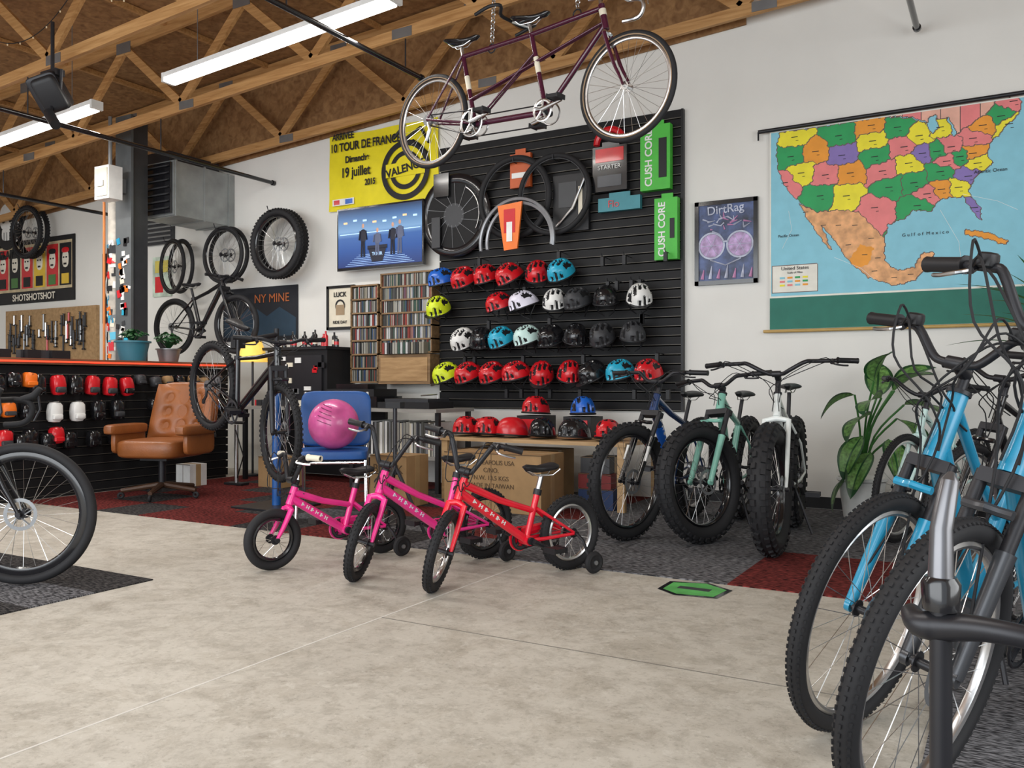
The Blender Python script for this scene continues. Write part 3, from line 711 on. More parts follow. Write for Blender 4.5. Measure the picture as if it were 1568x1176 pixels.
for i in range(20):
    x=-4.25+.12*random.random(); m.sup((x,6.62+.2*random.random(),.585+.08*random.random()),(.08,.08,.06),random.choice([redm,blkpl,redm]),.7,10)
m.build('glove_pile',origin=(-4.2,6.7,.6))

# ---------------------------------------------------------------- counter
m=M(); cf=-7.28
m.bbox(cf-.62,cf-.03,1.9,6.5,.0,1.16,blkpl)
n=14
for i in range(n): m.bbox(cf-.026,cf,1.9,6.5,.02+i*1.14/n+.010,.02+(i+1)*1.14/n-.004,slat); m.bbox(cf-.02,cf-.002,1.9,6.5,.02+i*1.14/n+.0065,.02+i*1.14/n+.010,slatd)
m.bbox(cf-.70,cf+.06,1.85,6.55,1.17,1.22,wood('counter_wood',(.08,.04,.02),(.18,.09,.04),(30,4,30)))
o=m.build('service_counter',origin=(cf,4.2,.6))
m=M(); m.bbox(cf+.062,cf+.068,1.9,6.5,1.188,1.202,mat('led_strip_red',(1,.05,.02),.4,emit=1.8,nv=0)); m.bbox(cf-.68,cf+.06,1.86,6.54,1.2203,1.222,mat('counter_red_top',(.35,.06,.03),.5)); s_=m.build('led_strip',parent=o); s_.location=-V(o.location)
m=M()
def packrow(y0,y1,z,w,h,mts,step):
    y=y0
    while y<y1:
        mt=random.choice(mts); x=cf+.10+random.uniform(-.02,.02); z_=z+random.uniform(-.015,.015)
        m.sup((x,y,z_),(.10,w,h),mt,.55,12,Matrix.Rotation(random.uniform(-.2,.2),3,'X')); m.sup((x+.03,y,z_-h*.22),(.07,w*.8,h*.3),random.choice([gloss,screwgrey,mt]),.4,10)
        m.tube([(cf+.002,y,z+h*.5),(x+.06,y,z+h*.5)],.004,silver,5); m.box((x,y+w*.55,z_),(.03,.01,h*.9),blkpl); y+=step
packrow(3.3,4.3,1.02,.12,.13,[orange,redm,orange,gloss],.14)
packrow(4.35,5.2,.99,.12,.18,[redm,gloss,white,gloss],.17)
packrow(3.3,4.4,.78,.12,.13,[redm,orange,gloss],.16)
packrow(4.5,5.3,.76,.12,.18,[redm,gloss,gloss,white],.2)
packrow(5.35,6.3,1.03,.10,.10,[card,gloss,screwgrey],.15)
packrow(5.5,6.3,.8,.1,.12,[card,blue,gloss,gloss],.18)
packrow(4.2,6.2,.5,.12,.15,[gloss,gloss,screwgrey],.22)
packrow(3.4,4.6,.55,.12,.15,[gloss,redm,screwgrey],.22)
m.build('hanging_accessory_packs',origin=(cf+.05,4.8,.8))
def potplant(name,x,y,z,potm,pr,ph,leafm,n,L):
    m=M(); m.lathe([(0,0),(pr*.75,0),(pr,ph),(pr*1.08,ph),(pr*1.08,ph*.92),(pr*.9,ph*.9),(0,ph*.88)],(x,y,z),potm,n=20)
    for i in range(n):
        a=random.uniform(0,6.28); t=random.uniform(.2,.9); l=L*random.uniform(.6,1)
        p=V((x,y,z+ph*.9)); q=p+V((math.cos(a)*l*t,math.sin(a)*l*t,l*(1-t*.5))); mid=p.lerp(q,.5)+V((0,0,l*.15))
        m.tube([p,mid,q],.003,leafm,4); 
        m.sup(q,(.05,.05,.015),leafm,1,8,Matrix.Rotation(a,3,'Z')@Matrix.Rotation(.6,3,'Y'))
    return m.build(name,origin=(x,y,z))
leafg=mat('leaf_green',(.04,.15,.03),.45,nv=.3); leafd=mat('leaf_dark',(.012,.065,.018),.4,nv=.3); leafl=mat('leaf_pale',(.11,.24,.06),.45,nv=.6,ns=40)
potplant('potted_succulent',-7.5,5.5,1.223,mat('teal_pot',(.03,.16,.22),.4),.16,.2,leafd,40,.16)
potplant('potted_plant',-7.5,5.92,1.223,grey,.12,.14,leafd,50,.2)
lampy=mat('lamp_shade_yellow',(.9,.55,.10),.6,emit=.7)
m=M(); lx,ly=-7.10,6.68
m.tube([(lx,ly,.008),(lx,ly,1.42)],.012,satin,10); m.lathe([(0,0),(.09,0),(.09,.02),(0,.03)],(lx,ly,.008),satin,n=20); m.lathe([(.17,1.24),(.09,1.48)],(lx,ly,0),lampy,n=24); m.lathe([(.168,1.24),(.088,1.48)],(lx,ly,0),lampy,n=24)
m.build('floor_lamp',origin=(lx,ly,0))
m=M()
for i in range(26):
    y=2.6+random.random()*3.8; 
    if 5.2<y<6.2 or y>6.2: continue
    m.box((-7.6+.1*random.random(),y,1.264),(random.uniform(.05,.15),random.uniform(.05,.18),.08),random.choice([gloss,satin,blkpl,white,dgrey,dgrey]))
m.build('counter_clutter',origin=(-7.6,4,1.25))

# column w/ stickers
m=M(); cxx,cyy=-8.3,6.1
m.bbox(cxx-.1,cxx+.1,cyy-.1,cyy+.1,0,3.9,dgrey); m.bbox(cxx-.13,cxx+.13,cyy-.13,cyy-.1,0,3.9,mat('steel_grey_paint',(.10,.11,.115),.5))
m.tube([(cxx-.22,cyy-.06,0),(cxx-.22,cyy-.06,3.2)],.085,mat('conduit_tan',(.50,.46,.40),.6,nv=.3),14)
m.tube([(cxx-.30,cyy-.15,1.2),(cxx-.30,cyy-.15,3.2)],.014,mat('orange_cord',(.6,.2,.05),.5),8)
for i in range(90):
    z=1.25+1.3*random.random()**.9; mt=random.choice([redm,orange,white,teal,gloss,gloss,cream,cyan,blkpl,white,dgrey])
    if random.random()<.55:
        a=random.uniform(-2.6,-.6); m.box((cxx-.22+.086*math.cos(a),cyy-.06+.086*math.sin(a),z),(random.uniform(.03,.07),.006,random.uniform(.03,.1)),mt,Matrix.Rotation(a+math.pi/2,3,'Z')@Matrix.Rotation(random.uniform(-.3,.3),3,'Y'))
    else: m.box((cxx+random.uniform(-.09,.09),cyy-.134,z),(random.uniform(.04,.08),.006,random.uniform(.03,.09)),mt,Matrix.Rotation(random.uniform(-.3,.3),3,'Y'))
m.build('steel_column',origin=(cxx,cyy,2))
m=M(); m.bbox(-8.40,-8.16,5.70,5.86,2.95,3.30,white); m.bbox(-8.38,-8.18,5.69,5.70,2.98,3.27,cream); m.tube([(-8.28,5.8,3.30),(-8.28,5.8,3.84)],.02,grey,8); m.bbox(-8.33,-8.23,5.68,5.69,3.08,3.14,grey); m.bbox(-8.32,-8.24,5.86,5.965,3.05,3.2,grey); m.build('junction_box',origin=(-8.3,5.8,3.1))
galv=mat('galvanised_duct',(.34,.36,.36),.42,.6,nv=.2,ns=4)
m=M(); m.bbox(-8.5,-7.95,6.34,7.195,2.86,3.46,galv)
m.bbox(-8.48,-7.97,6.31,6.34,2.88,3.44,gloss)
for i in range(7): m.box((-8.225,6.30,2.94+.077*i),(.47,.04,.012),screwgrey,Matrix.Rotation(.5,3,'X'))
for y in(6.36,6.75,7.1): m.bbox(-8.51,-7.94,y,y+.02,2.85,3.47,galv)
m.bbox(-8.95,-8.1,6.4,7.1,3.475,3.6,satin)
m.build('hvac_duct',origin=(-8.2,6.8,3.1))

# ---------------------------------------------------------------- bicycles
def wheel(m,c,R,tr,tire=black,rim=gloss,hub=satin,n=28,knob=0,rimd=.012,disc=0,rimw=.55,spoke=silver,side=None):
    c=V(c)
    m.torus(c,(0,1,0),R-tr,tr,tire,72,12)
    if side: 
        for s in(-1,1): m.torus(c+V((0,s*tr*.8,0)),(0,1,0),R-1.5*tr,tr*.25,side,48,5)
    Rr=R-2*tr-rimd*.6
    m.torus(c,(0,1,0),Rr,1,rim,64,8,rad_s=rimd,ax_s=tr*rimw)
    hw=max(.03,tr*.8)
    m.tube([c+V((0,-hw-.015,0)),c+V((0,hw+.015,0))],.012,hub,12)
    for s in(-1,1): m.tube([c+V((0,s*hw-.002,0)),c+V((0,s*hw+.002,0))],.026,hub,16)
    for i in range(n):
        a=2*math.pi*i/n; s=1 if i%2 else -1; b=a+(.35 if (i//2)%2 else -.35)
        m.tube([c+V((.024*math.cos(b),s*hw,.024*math.sin(b))),c+V((Rr*math.cos(a),0,Rr*math.sin(a)))],.0013,spoke,3,cap=False)
    if disc:
        m.disc(c+V((0,disc,0)),(0,1,0),.08,grey,28,.062)
        for k in range(5):
            a=k*1.2566; m.tube([c+V((.02*math.cos(a),disc,.02*math.sin(a))),c+V((.065*math.cos(a+.4),disc,.065*math.sin(a+.4)))],.004,grey,4)
    if knob:
        nk=int(2*math.pi*R/(knob*2.1)); rows=[-1,-.42,.42,1] if tr>.04 else [-.75,0,.75]
        for i in range(nk):
            for q,rw in enumerate(rows):
                a=2*math.pi*(i+(.5 if q%2 else 0))/nk
                th=rw*1.0
                rr=(R-tr)+(tr+knob*.12)*math.cos(th); yy=(tr+knob*.1)*math.sin(th)
                p=c+V((rr*math.cos(a),yy,rr*math.sin(a)))
                ro=Matrix.Rotation(-a,3,'Y')@Matrix.Rotation(th,3,'Z')
                m.box(p,(knob*.5,knob*.8 if tr>.04 else knob*.6,knob),tire,ro)

def saddle(m,c,L=.26,W=.15,mt=blkpl):
    c=V(c); rings=[]; n=12
    for i in range(n+1):
        t=i/n; x=-L*.45+L*t
        if t<.15: w=W/2*(.8+.2*(t/.15))
        else: w=W/2*(max(0,1-((t-.15)/.55))**1.3)*.78+.022
        w=min(w,W/2)
        h=.022*(1 if .05<t<.97 else .55); z=.012*abs(t-.55)*2
        if i in(0,n): w*=.7;h*=.5
        rings.append([c+V((x,w*math.cos(a),z+(h*math.sin(a)*(.6 if math.sin(a)>0 else 1.2))-.3*abs(math.cos(a))**3*w*.35)) for a in [2*math.pi*k/16 for k in range(16)]])
    m.loft(rings,mt)
    for s in(-1,1): m.tube([c+V((.1,s*.01,-.01)),c+V((.04,s*.022,-.04)),c+V((-.06,s*.022,-.04)),c+V((-.1,s*.035,-.01))],.0035,silver,6)

def crankset(m,B,cl=.165,cr=.09,q=.06,ang=20,arm=satin,ring=satin):
    B=V(B); a=rad(ang)
    m.tube([B+V((0,-.05,0)),B+V((0,.05,0))],.02,satin,12)
    m.torus(B+V((0,-.045,0)),(0,1,0),cr-.008,.005,ring,36,6,rad_s=1.8,ax_s=.5)
    for k in range(5):
        t=k*1.2566+a; m.tube([B+V((0,-.047,0)),B+V(((cr-.01)*math.cos(t),-.045,(cr-.01)*math.sin(t)))],.007,arm,6)
    for s,t in((-1,a),(1,a+math.pi)):
        e=B+V((cl*math.cos(t),s*q,cl*math.sin(t)))
        m.tube([B+V((0,s*q,0)),e],[.015,.011],arm,8)
        m.tube([e,e+V((0,s*.1,0))],.008,satin,6); m.box(e+V((0,s*.065,0)),(.085,.085,.022),blkpl)
        for dx in(-.04,.04): m.box(e+V((dx,s*.065,0)),(.008,.09,.03),satin)

def bike(name,fc,ang,R=.35,tr=.02,wb=1.02,frame=gloss,lean=0,steer=0,pitch=0,mid=None,bbz=.28,ha=71,off=.045,hl=.13,axc=None,cs=.43,
         st=.48,sa=73,sz=.95,stem=.08,spacer=.03,bar='flat',barw=.64,rise=.03,sweep=.04,fork='rigid',forkm=None,dt=.02,tt=.016,knob=0,
         rim=gloss,rimd=.012,disc=0,ttf=.97,trainers=False,guard=None,grip=blkpl,saddlem=blkpl,hub=satin,nsp=28,accent=None,side=None,
         crank=.165,cr=.09,barm=satin,cables=True,logo=None,kick=False,levers=True,tire=black,fat_cable=.0026,gr=.0165):
    m=M(); forkm=forkm or frame
    a=V((-math.cos(rad(ha)),0,math.sin(rad(ha)))); n=V((math.sin(rad(ha)),0,math.cos(rad(ha))))
    F=V((wb/2,0,R)); Rr=V((-wb/2,0,R)); P0=F-n*off
    axc=axc or (R+.035 if fork=='rigid' else R+.13)
    HB=P0+a*axc; HT=HB+a*hl
    B=V((-wb/2+math.sqrt(max(.01,cs*cs-(R-bbz)**2)),0,bbz))
    sd=V((-math.cos(rad(sa)),0,math.sin(rad(sa)))); S=B+sd*st
    hw=max(.045,tr+.022)
    m.tube([HB-a*.0,HT],[dt*1.05,dt*.95],frame,14)
    d1=HB+a*.035; m.tube([d1,d1.lerp(B,.5),B],[dt*1.1,dt*1.15,dt],frame,12)
    tend=B+(S-B)*ttf; t1=HT-a*.03
    m.tube([t1,t1.lerp(tend,.5)+V((0,0,-.012)),tend],[tt*1.15,tt,tt*.9],frame,12)
    m.tube([B,S],dt*.8,frame,12); m.tube([S-sd*.02,S+sd*.01],dt*1.05,satin,12)
    m.tube([B+V((0,-.036,0)),B+V((0,.036,0))],.026,frame,14)
    for s in(-1,1):
        m.tube([B+V((-.02,s*.03,0)),B.lerp(Rr,.35)+V((0,s*(hw*.9),0)),Rr+V((0,s*hw,0))],[.012,.010,.008],frame,8)
        sst=B+(S-B)*min(.95,ttf+.05)
        m.tube([sst+V((-.01,s*.014,0)),sst.lerp(Rr,.4)+V((0,s*hw*.85,0)),Rr+V((0,s*hw,0))],[.009,.0085,.007],frame,8)
        m.tube([Rr+V((0,s*(hw-.006),0)),Rr+V((0,s*(hw+.012),0))],.014,satin,8)
    if accent: m.tube([d1.lerp(B,.25),d1.lerp(B,.6)],dt*1.19,accent,12)
    if logo:
        dd=(B-d1).normalized(); L_=(B-d1).length; k0=.18
        for s in(-1,1):
            for k in range(6):
                c_=d1+dd*(L_*(k0+.085*k))+V((0,s*dt*1.13,0))
                q_=Matrix.Rotation(math.atan2(-dd.z,dd.x),3,'Y')
                w_=L_*.045; h_=dt*.9
                m.box(c_+dd*(-w_*.4),(w_*.25,.003,h_),logo,q_); m.box(c_+dd*(w_*.4 if k%2 else -w_*.1),(w_*.25,.003,h_*(1 if k%3 else .6)),logo,q_)
                m.box(c_,(w_,.003,h_*.22),logo,q_)
    Pz=S+sd*((sz-.04-S.z)/sd.z); m.tube([S,Pz],.0135,satin if R>.25 else silver,10); saddle(m,Pz+V((.0,0,.04)),.26 if R>.25 else .21,.15 if R>.25 else .12,saddlem)
    wheel(m,Rr,R,tr,tire,rim,hub,nsp,knob,rimd,disc,side=side)
    crankset(m,B,crank,cr,.065 if tr<.04 else .09,25,satin,dgrey)
    rc=.035 if R>.25 else .025
    m.tube([Rr+V((0,-.03,0)),Rr+V((0,-.05,0))],rc+.008,grey,18)
    pts=[]
    for i in range(9):
        t=math.pi/2-math.pi*i/8; pts.append(B+V((cr*math.cos(t),-.045,cr*math.sin(t))))
    for i in range(7):
        t=-math.pi/2-math.pi*i/6; pts.append(Rr+V((rc*math.cos(t),-.045,rc*math.sin(t))))
    m.tube(pts,.0045,satin,5,closed=True)
    if R>.25:
        m.tube([Rr+V((.01,-.05,-.02)),Rr+V((.03,-.055,-.075)),Rr+V((.0,-.055,-.13))],.011,satin,6)
        m.tube([Rr+V((.0,-.05,-.13)),Rr+V((.0,-.058,-.13))],.022,blkpl,10)
    if guard:
        gp=[B+V((0,-.058,cr*.6)),B.lerp(Rr,.5)+V((0,-.058,.04)),Rr+V((.03,-.058,.02))]
        m.tube(gp,[.03,.025,.015],guard,8); m.tube([B+V((0,-.052,0)),B+V((0,-.062,0))],cr+.01,guard,24)
    if kick: m.tube([B+V((-.08,.04,0)),B+V((-.02,.16,-bbz+.02+.17*math.tan(rad(abs(lean)))))],.009,satin,6)
    if trainers:
        for s in(-1,1):
            e=Rr+V((-.02,s*.17,-R+.062)); m.tube([Rr+V((0,s*(hw+.01),0)),Rr+V((-.005,s*.1,-.03)),e+V((0,-s*.03,.01)),e],.009,satin,6)
            m.torus(e,(0,1,0),.042,.017,black,24,8); m.tube([e+V((0,-.012,0)),e+V((0,.012,0))],.034,blkpl,16); m.tube([e+V((0,-.02,0)),e+V((0,.02,0))],.012,grey,10)
    m.T=Matrix.Translation(P0)@Matrix.Rotation(rad(steer),4,a)@Matrix.Translation(-P0)
    wheel(m,F,R,tr,tire,rim,hub,nsp,knob,rimd,disc,side=side)
    fh=max(.042,tr+.02)
    if fork=='susp':
        m.box(HB-a*.02,(.06,fh*2+.03,.035),satin,Matrix.Rotation(rad(ha-90),3,'Y'))
        for s in(-1,1):
            top=HB-a*.01+n*.01+V((0,s*(fh+.01),0)); bot=F+V((0,s*(fh+.01),0)); md=top.lerp(bot,.38)
            m.tube([top,md],.0165,satin,12); m.tube([md+(top-md)*.05,md.lerp(bot,.1),bot],[.0235,.022,.017],forkm,12)
            if logo: m.box(md.lerp(bot,.35)+V((.012,s*.016,0)),(.012,.02,.10),logo,Matrix.Rotation(rad(ha-90),3,'Y'))
            m.tube([bot-V((0,.008,0)),bot+V((0,.008,0))],.02,forkm,10)
        ar=[F+a*(R+.03)+V((0,y_,0))+n*(.03 if abs(y_)<.02 else .015) for y_ in(-fh-.01,-fh*.5,0,fh*.5,fh+.01)]
        m.tube(ar,.012,forkm,8)
    else:
        cw=fh*.9
        m.tube([HB+V((0,-cw,0))-a*.025,HB-a*.012,HB+V((0,cw,0))-a*.025],[.014,.02,.014],forkm,10)
        for s in(-1,1):
            p=HB+V((0,s*cw,0))-a*.02; q=F+V((0,s*fh*1.05,0)); md=p.lerp(q,.6)+(-n)*off*.12
            m.tube([p,md,q],[.016,.013,.009],forkm,10); m.tube([q-V((0,.006,0)),q+V((0,s*.016,0))],.013,satin,8)
    T0=HT+a*spacer; m.tube([HT,HT+a*.012],dt*1.15,satin,14); m.tube([HT,T0+a*.02],.0165,satin,12)
    C=T0+n*stem+V((0,0,.01)); m.tube([T0,C],[.02,.017],satin,10); m.tube([C-V((0,.025,0)),C+V((0,.025,0))],.0195,satin,12)
    hb=barw/2
    for s in(-1,1):
        if bar=='flat':
            pts=[C,C+V((0,s*.04,0)),C+V((-.0,s*.07,rise*.15)),C+V((-.01,s*.13,rise*.9)),C+V((-.015,s*.16,rise)),C+V((-sweep*.5,s*(hb*.7),rise)),C+V((-sweep,s*hb,rise*.95))]
        elif bar=='kids':
            pts=[C,C+V((0,s*.03,0)),C+V((-.0,s*.05,rise*.2)),C+V((-.015,s*.1,rise*.85)),C+V((-.02,s*.12,rise)),C+V((-.03,s*(hb*.75),rise)),C+V((-.05,s*hb,rise*.98))]
        elif bar=='cruiser':
            pts=[C,C+V((.01,s*.04,0)),C+V((.035,s*.09,rise*.35)),C+V((.02,s*.17,rise*.95)),C+V((-.03,s*.22,rise)),C+V((-sweep*.6,s*(hb*.86),rise*.97)),C+V((-sweep,s*hb,rise*.92))]
        else:
            pts=[C,C+V((0,s*.1,0)),C+V((0,s*.17,0)),C+V((.02,s*.195,0)),C+V((.075,s*.205,-.01)),C+V((.095,s*.21,-.05)),C+V((.075,s*.215,-.10)),C+V((.03,s*.22,-.125)),C+V((-.05,s*.225,-.13))]
        m.curve(pts,.0125 if bar!='drop' else .0155,barm if bar!='drop' else black,10,4)
        e=pts[-1]; dd=(pts[-1]-pts[-2]).normalized()
        if bar=='drop':
            h=C+V((.075,s*.205,-.0)); m.tube([h-V((.03,0,.0)),h+V((.03,0,.02)),h+V((.06,0,.06))],[.019,.021,.014],black,10)
            m.tube([h+V((.05,0,.02)),h+V((.06,0,-.05)),h+V((.03,0,-.11))],.006,satin,6)
        else:
            gl_=.125 if R>.25 else .09; g0=e-dd*gl_
            m.tube([g0,g0+dd*.006,g0+dd*.01,e-dd*.01,e],[gr*1.2,gr*1.2,gr,gr,gr*1.08],grip,12)
            if levers:
                l0=g0-dd*.03; m.tube([l0,l0+V((.03,0,-.015))],.012,satin,8)
                m.curve([l0+V((.03,0,-.015)),l0+V((.055,s*.02,-.025)),l0+dd*.07+V((.055,0,-.03)),l0+dd*.1+V((.045,0,-.03))],.0055,silver if (R<.25 or gr>.018) else satin,6,3)
                if cables:
                    fcb=fat_cable
                    m.curve([l0+V((.03,0,-.01)),l0+V((.09,-s*.05,.01)),C+V((.11,s*.06,-.03)),HT+n*.07+V((0,s*.015,-.03)),HB+n*.03+V((0,s*.02,.02))],fcb,black,5,4)
                    m.curve([l0+V((.02,-s*.02,-.01)),l0+V((.07,-s*.08,-.03)),C+V((.08,-s*.01,-.07)),HT+n*.04-a*.05+V((0,-s*.02,0)),HT.lerp(B,.15)+V((0,s*.02,0))],fcb,black,5,4)
                    if fcb>.003:
                        m.curve([l0+V((.03,-s*.03,0)),l0+V((.13,-s*.04,.05)),C+V((.16,s*.1,.0)),C+V((.13,-s*.02,-.12)),HB+n*.05+V((0,-s*.02,0)),F+V((-.03,s*.05,.1))],fcb,black,6,5)
                        m.sup(l0-dd*.03+V((0,0,.012)),(.05,.045,.04),blkpl,.5,12)
    m.T=Matrix()
    h=ang+180
    if mid is None:
        back=V((math.cos(rad(ang)),math.sin(rad(ang)),0)); o=V((fc[0],fc[1],fc[2] if len(fc)>2 else .0))+back*wb/2
        mt=Matrix.Translation(o)@Matrix.Rotation(rad(h),4,'Z')@Matrix.Rotation(rad(lean),4,'X')
    else:
        mt=Matrix.Translation(mid)@Matrix.Rotation(rad(h),4,'Z')@Matrix.Rotation(rad(pitch),4,'Y')@Matrix.Rotation(rad(lean),4,'X')@Matrix.Translation((0,0,-R))
    return m.build(name,mtx=mt)

bike('gravel_bicycle',(-4.22,2.48,.010),215.7,R=.35,tr=.024,frame=gloss,bar='drop',stem=.09,rim=gloss,rimd=.024,disc=-.03,forkm=gloss,kick=True,spacer=.03,hl=.15,steer=0)
kid=dict(ha=70,off=.03,bbz=.19,cs=.30,crank=.1,cr=.055,dt=.021,tt=.0175,bar='kids',barw=.5,stem=.03,cables=True,nsp=20,spacer=.02)
bike('kids_bicycle',(-3.43,3.37),72,R=.165,tr=.024,wb=.70,frame=pink,hl=.10,st=.26,sz=.50,rise=.13,trainers=True,grip=cream,guard=pink,ttf=.55,rim=gloss,logo=white,**{**kid,'bbz':.17,'cs':.26,'barw':.46})
bike('kids_bicycle',(-2.865,3.41),72.5,R=.2,tr=.024,wb=.84,frame=pink,hl=.12,st=.32,sz=.585,rise=.17,steer=40,trainers=True,guard=pink,ttf=.42,rim=gloss,knob=.012,axc=.26,logo=lilac,**kid)
bike('kids_bicycle',(-2.385,3.415),67,R=.2,tr=.024,wb=.84,frame=red,hl=.11,st=.26,sz=.56,rise=.16,steer=43,trainers=True,guard=red,ttf=.6,rim=silver,knob=.012,axc=.26,logo=white,**kid)
bike('mountain_bicycle',(-2.13,5.13,.012),86,R=.37,tr=.036,wb=1.10,frame=navy,steer=-14,lean=-6,fork='susp',forkm=gloss,bbz=.32,ha=67,hl=.12,bar='flat',barw=.76,rise=.06,spacer=.06,knob=.024,disc=.035,dt=.026,tt=.021,st=.42,sz=.92,stem=.05,accent=blue,rim=gloss,kick=True,logo=white)
bike('mountain_bicycle',(-1.69,5.26,.012),92,R=.375,tr=.05,wb=1.10,frame=mint,steer=-26,lean=-5,fork='susp',forkm=mint,bbz=.32,ha=67,hl=.11,bar='flat',barw=.76,rise=.05,spacer=.03,knob=.028,disc=.06,dt=.026,tt=.021,st=.42,sz=.92,stem=.05,rim=gloss,kick=True)
bike('fat_tire_bicycle',(-1.19,5.07,.012),96,R=.38,tr=.058,wb=1.12,frame=whitep,fork='rigid',forkm=whitep,steer=-4,bbz=.33,ha=69,hl=.14,bar='cruiser',barw=.90,rise=.07,sweep=.10,knob=.032,disc=.06,dt=.022,tt=.018,st=.44,sz=.97,stem=.06,rim=gloss,axc=.46,spacer=.10,kick=True)
bike('city_bicycle',(-.62,5.88,.012),70,R=.34,tr=.02,wb=1.0,frame=mintw,fork='rigid',bar='cruiser',barw=.66,rise=.08,sweep=.14,rim=silver,hl=.16,spacer=.06,sz=.95,ttf=.6,lean=-6,kick=True,knob=.01)
bike('hybrid_bicycle',(-.24,4.90,.012),64,R=.35,tr=.022,wb=1.05,frame=gloss,fork='susp',bar='flat',barw=.64,rise=.04,rim=silver,hl=.15,spacer=.06,sz=.98,lean=-7,kick=True,fat_cable=.0032,knob=.01)
bike('hybrid_bicycle',(.04,4.02,.012),64,R=.35,tr=.024,wb=1.05,frame=orange,fork='susp',forkm=gloss,bar='flat',barw=.64,rise=.06,rim=gloss,hl=.15,spacer=.06,sz=.98,lean=-8,kick=True,fat_cable=.0032,knob=.01)
bike('step_through_bicycle',(-.42,2.66,.002),68,R=.355,tr=.025,wb=1.08,frame=cyan,forkm=cyan,fork='susp',bar='flat',barw=.64,rise=.09,sweep=.07,rim=silver,rimd=.011,hl=.2,spacer=.06,sz=1.0,lean=-12,kick=True,ttf=.6,dt=.031,disc=.03,knob=.010,fat_cable=.0036,gr=.019)
bike('comfort_bicycle',(-.225,2.20,.008),68,R=.355,tr=.026,wb=1.08,frame=cyan,forkm=dgrey,fork='susp',bar='flat',barw=.70,rise=.13,sweep=.07,rim=silver,rimd=.012,hl=.2,spacer=.12,sz=1.0,lean=-12,kick=True,ttf=.6,dt=.031,disc=.03,knob=.010,fat_cable=.0036,gr=.020)
bike('hardtail_bicycle',None,167,mid=(-4.99,4.62,.82),pitch=18.5,R=.35,tr=.026,wb=1.05,frame=gloss,fork='susp',forkm=satin,bar='flat',barw=.68,rise=.02,steer=-10,rim=gloss,hl=.12,sz=.92,knob=.018,disc=.03,st=.42,dt=.026,cables=True)
bike('hardtail_bicycle',None,182,mid=(-7.88,6.70,1.66),pitch=0,R=.33,tr=.028,wb=.98,frame=gloss,fork='susp',bar='flat',barw=.54,rise=.0,steer=0,rim=gloss,hl=.08,spacer=0,sz=.80,st=.38,dt=.026,tt=.02)

bl=mat('stand_blue',(.01,.10,.36),.3,coat=.4)
m=M(); wx,wy=-5.15,5.10
m.tube([(wx,wy,.02),(wx,wy,.98)],.035,bl,14); m.tube([(wx,wy,.9),(wx,wy,1.45)],.02,satin,14)
m.tube([(wx,wy,1.40),(wx+.02,wy-.38,1.33)],.02,satin,12); m.box((wx+.02,wy-.42,1.32),(.05,.1,.09),blkpl)
m.box((wx,wy,.015),(.5,.5,.012),satin)
m.build('bicycle_repair_stand',origin=(wx,wy,0))

# tandem (hanging)
m=M(); R=.34; RH=V((-.815,0,.34)); FH=V((.815,0,.34)); B1=V((-.40,0,.27)); B2=V((.21,0,.27)); S1=V((-.54,0,.76)); S2=V((.06,0,.80)); HB=V((.645,0,.72)); HT=V((.60,0,.88))
def tb(a,b,r,mt=maroon): m.tube([a,b],r,mt,10)
tb(HB,HT,.022); tb(HT-V((0,0,.02)),S2,.016); tb(S2,S1,.016); tb(HB+V((-.01,0,.03)),B2,.018); tb(B2,B1,.019); tb(S1,B1,.017); tb(S2,B2,.017)
for s in(-1,1):
    tb(S2.lerp(B2,.25)+V((0,s*.012,0)),B1+V((0,s*.015,0)),.008)
    tb(B1+V((0,s*.03,0)),RH+V((0,s*.06,0)),.010); tb(S1+V((0,s*.015,0)),RH+V((0,s*.06,0)),.008)
    tb(HT.lerp(HB,.7)+V((0,s*.008,0)),B1.lerp(S1,.35)+V((0,s*.012,0)),.008)
    p=HB+V((.01,s*.04,-.03)); q=FH+V((0,s*.05,0)); m.curve([p,p.lerp(q,.55)+V((-.01,0,0)),p.lerp(q,.85),q],[.014,.012,.009,.007],maroon,8,3)
m.tube([HB+V((.01,-.04,-.03)),HB+V((.01,.04,-.03))],.016,chrome,8)
for a,b in((S1,B1),(S2,B2)): tb(a.lerp(b,.3),a.lerp(b,.5),.0185,cream)
tb(HT.lerp(HB,.2),HT.lerp(HB,.45),.024,cream)
wheel(m,RH,R,.019,black,silver,silver,32,0,.012,side=gumwall); wheel(m,FH,R,.019,black,silver,silver,32,0,.012,side=gumwall)
for S,off in((S1,.08),(S2,.08)):
    d=(S-(B1 if S is S1 else B2)).normalized(); e=S+d*off; tb(S,e,.013,silver); saddle(m,e+V((0,0,.035)),.29,.17,gloss)
crankset(m,B1,.165,.1,.06,15,silver,silver); crankset(m,B2,.165,.075,.06,15,silver,silver)
for side,rr,A,C_ in((.052,.07,B1,B2),(-.045,.085,RH,B1)):
    ra=.035 if A is RH else rr; pts=[]
    for i in range(9): t=math.pi/2-math.pi*i/8; pts.append(C_+V((rr*math.cos(t),side,rr*math.sin(t))))
    for i in range(7): t=-math.pi/2-math.pi*i/6; pts.append(A+V((ra*math.cos(t),side,ra*math.sin(t))))
    m.tube(pts,.005,satin,5,closed=True)
m.torus(B1+V((0,.052,0)),(0,1,0),.07,.006,silver,32,6); m.torus(B2+V((0,.052,0)),(0,1,0),.07,.006,silver,32,6)
m.tube([RH+V((0,-.03,0)),RH+V((0,-.055,0))],.042,grey,18); m.tube([RH+V((.01,-.05,-.02)),RH+V((.03,-.055,-.08)),RH+V((0,-.055,-.15))],.012,silver,6)
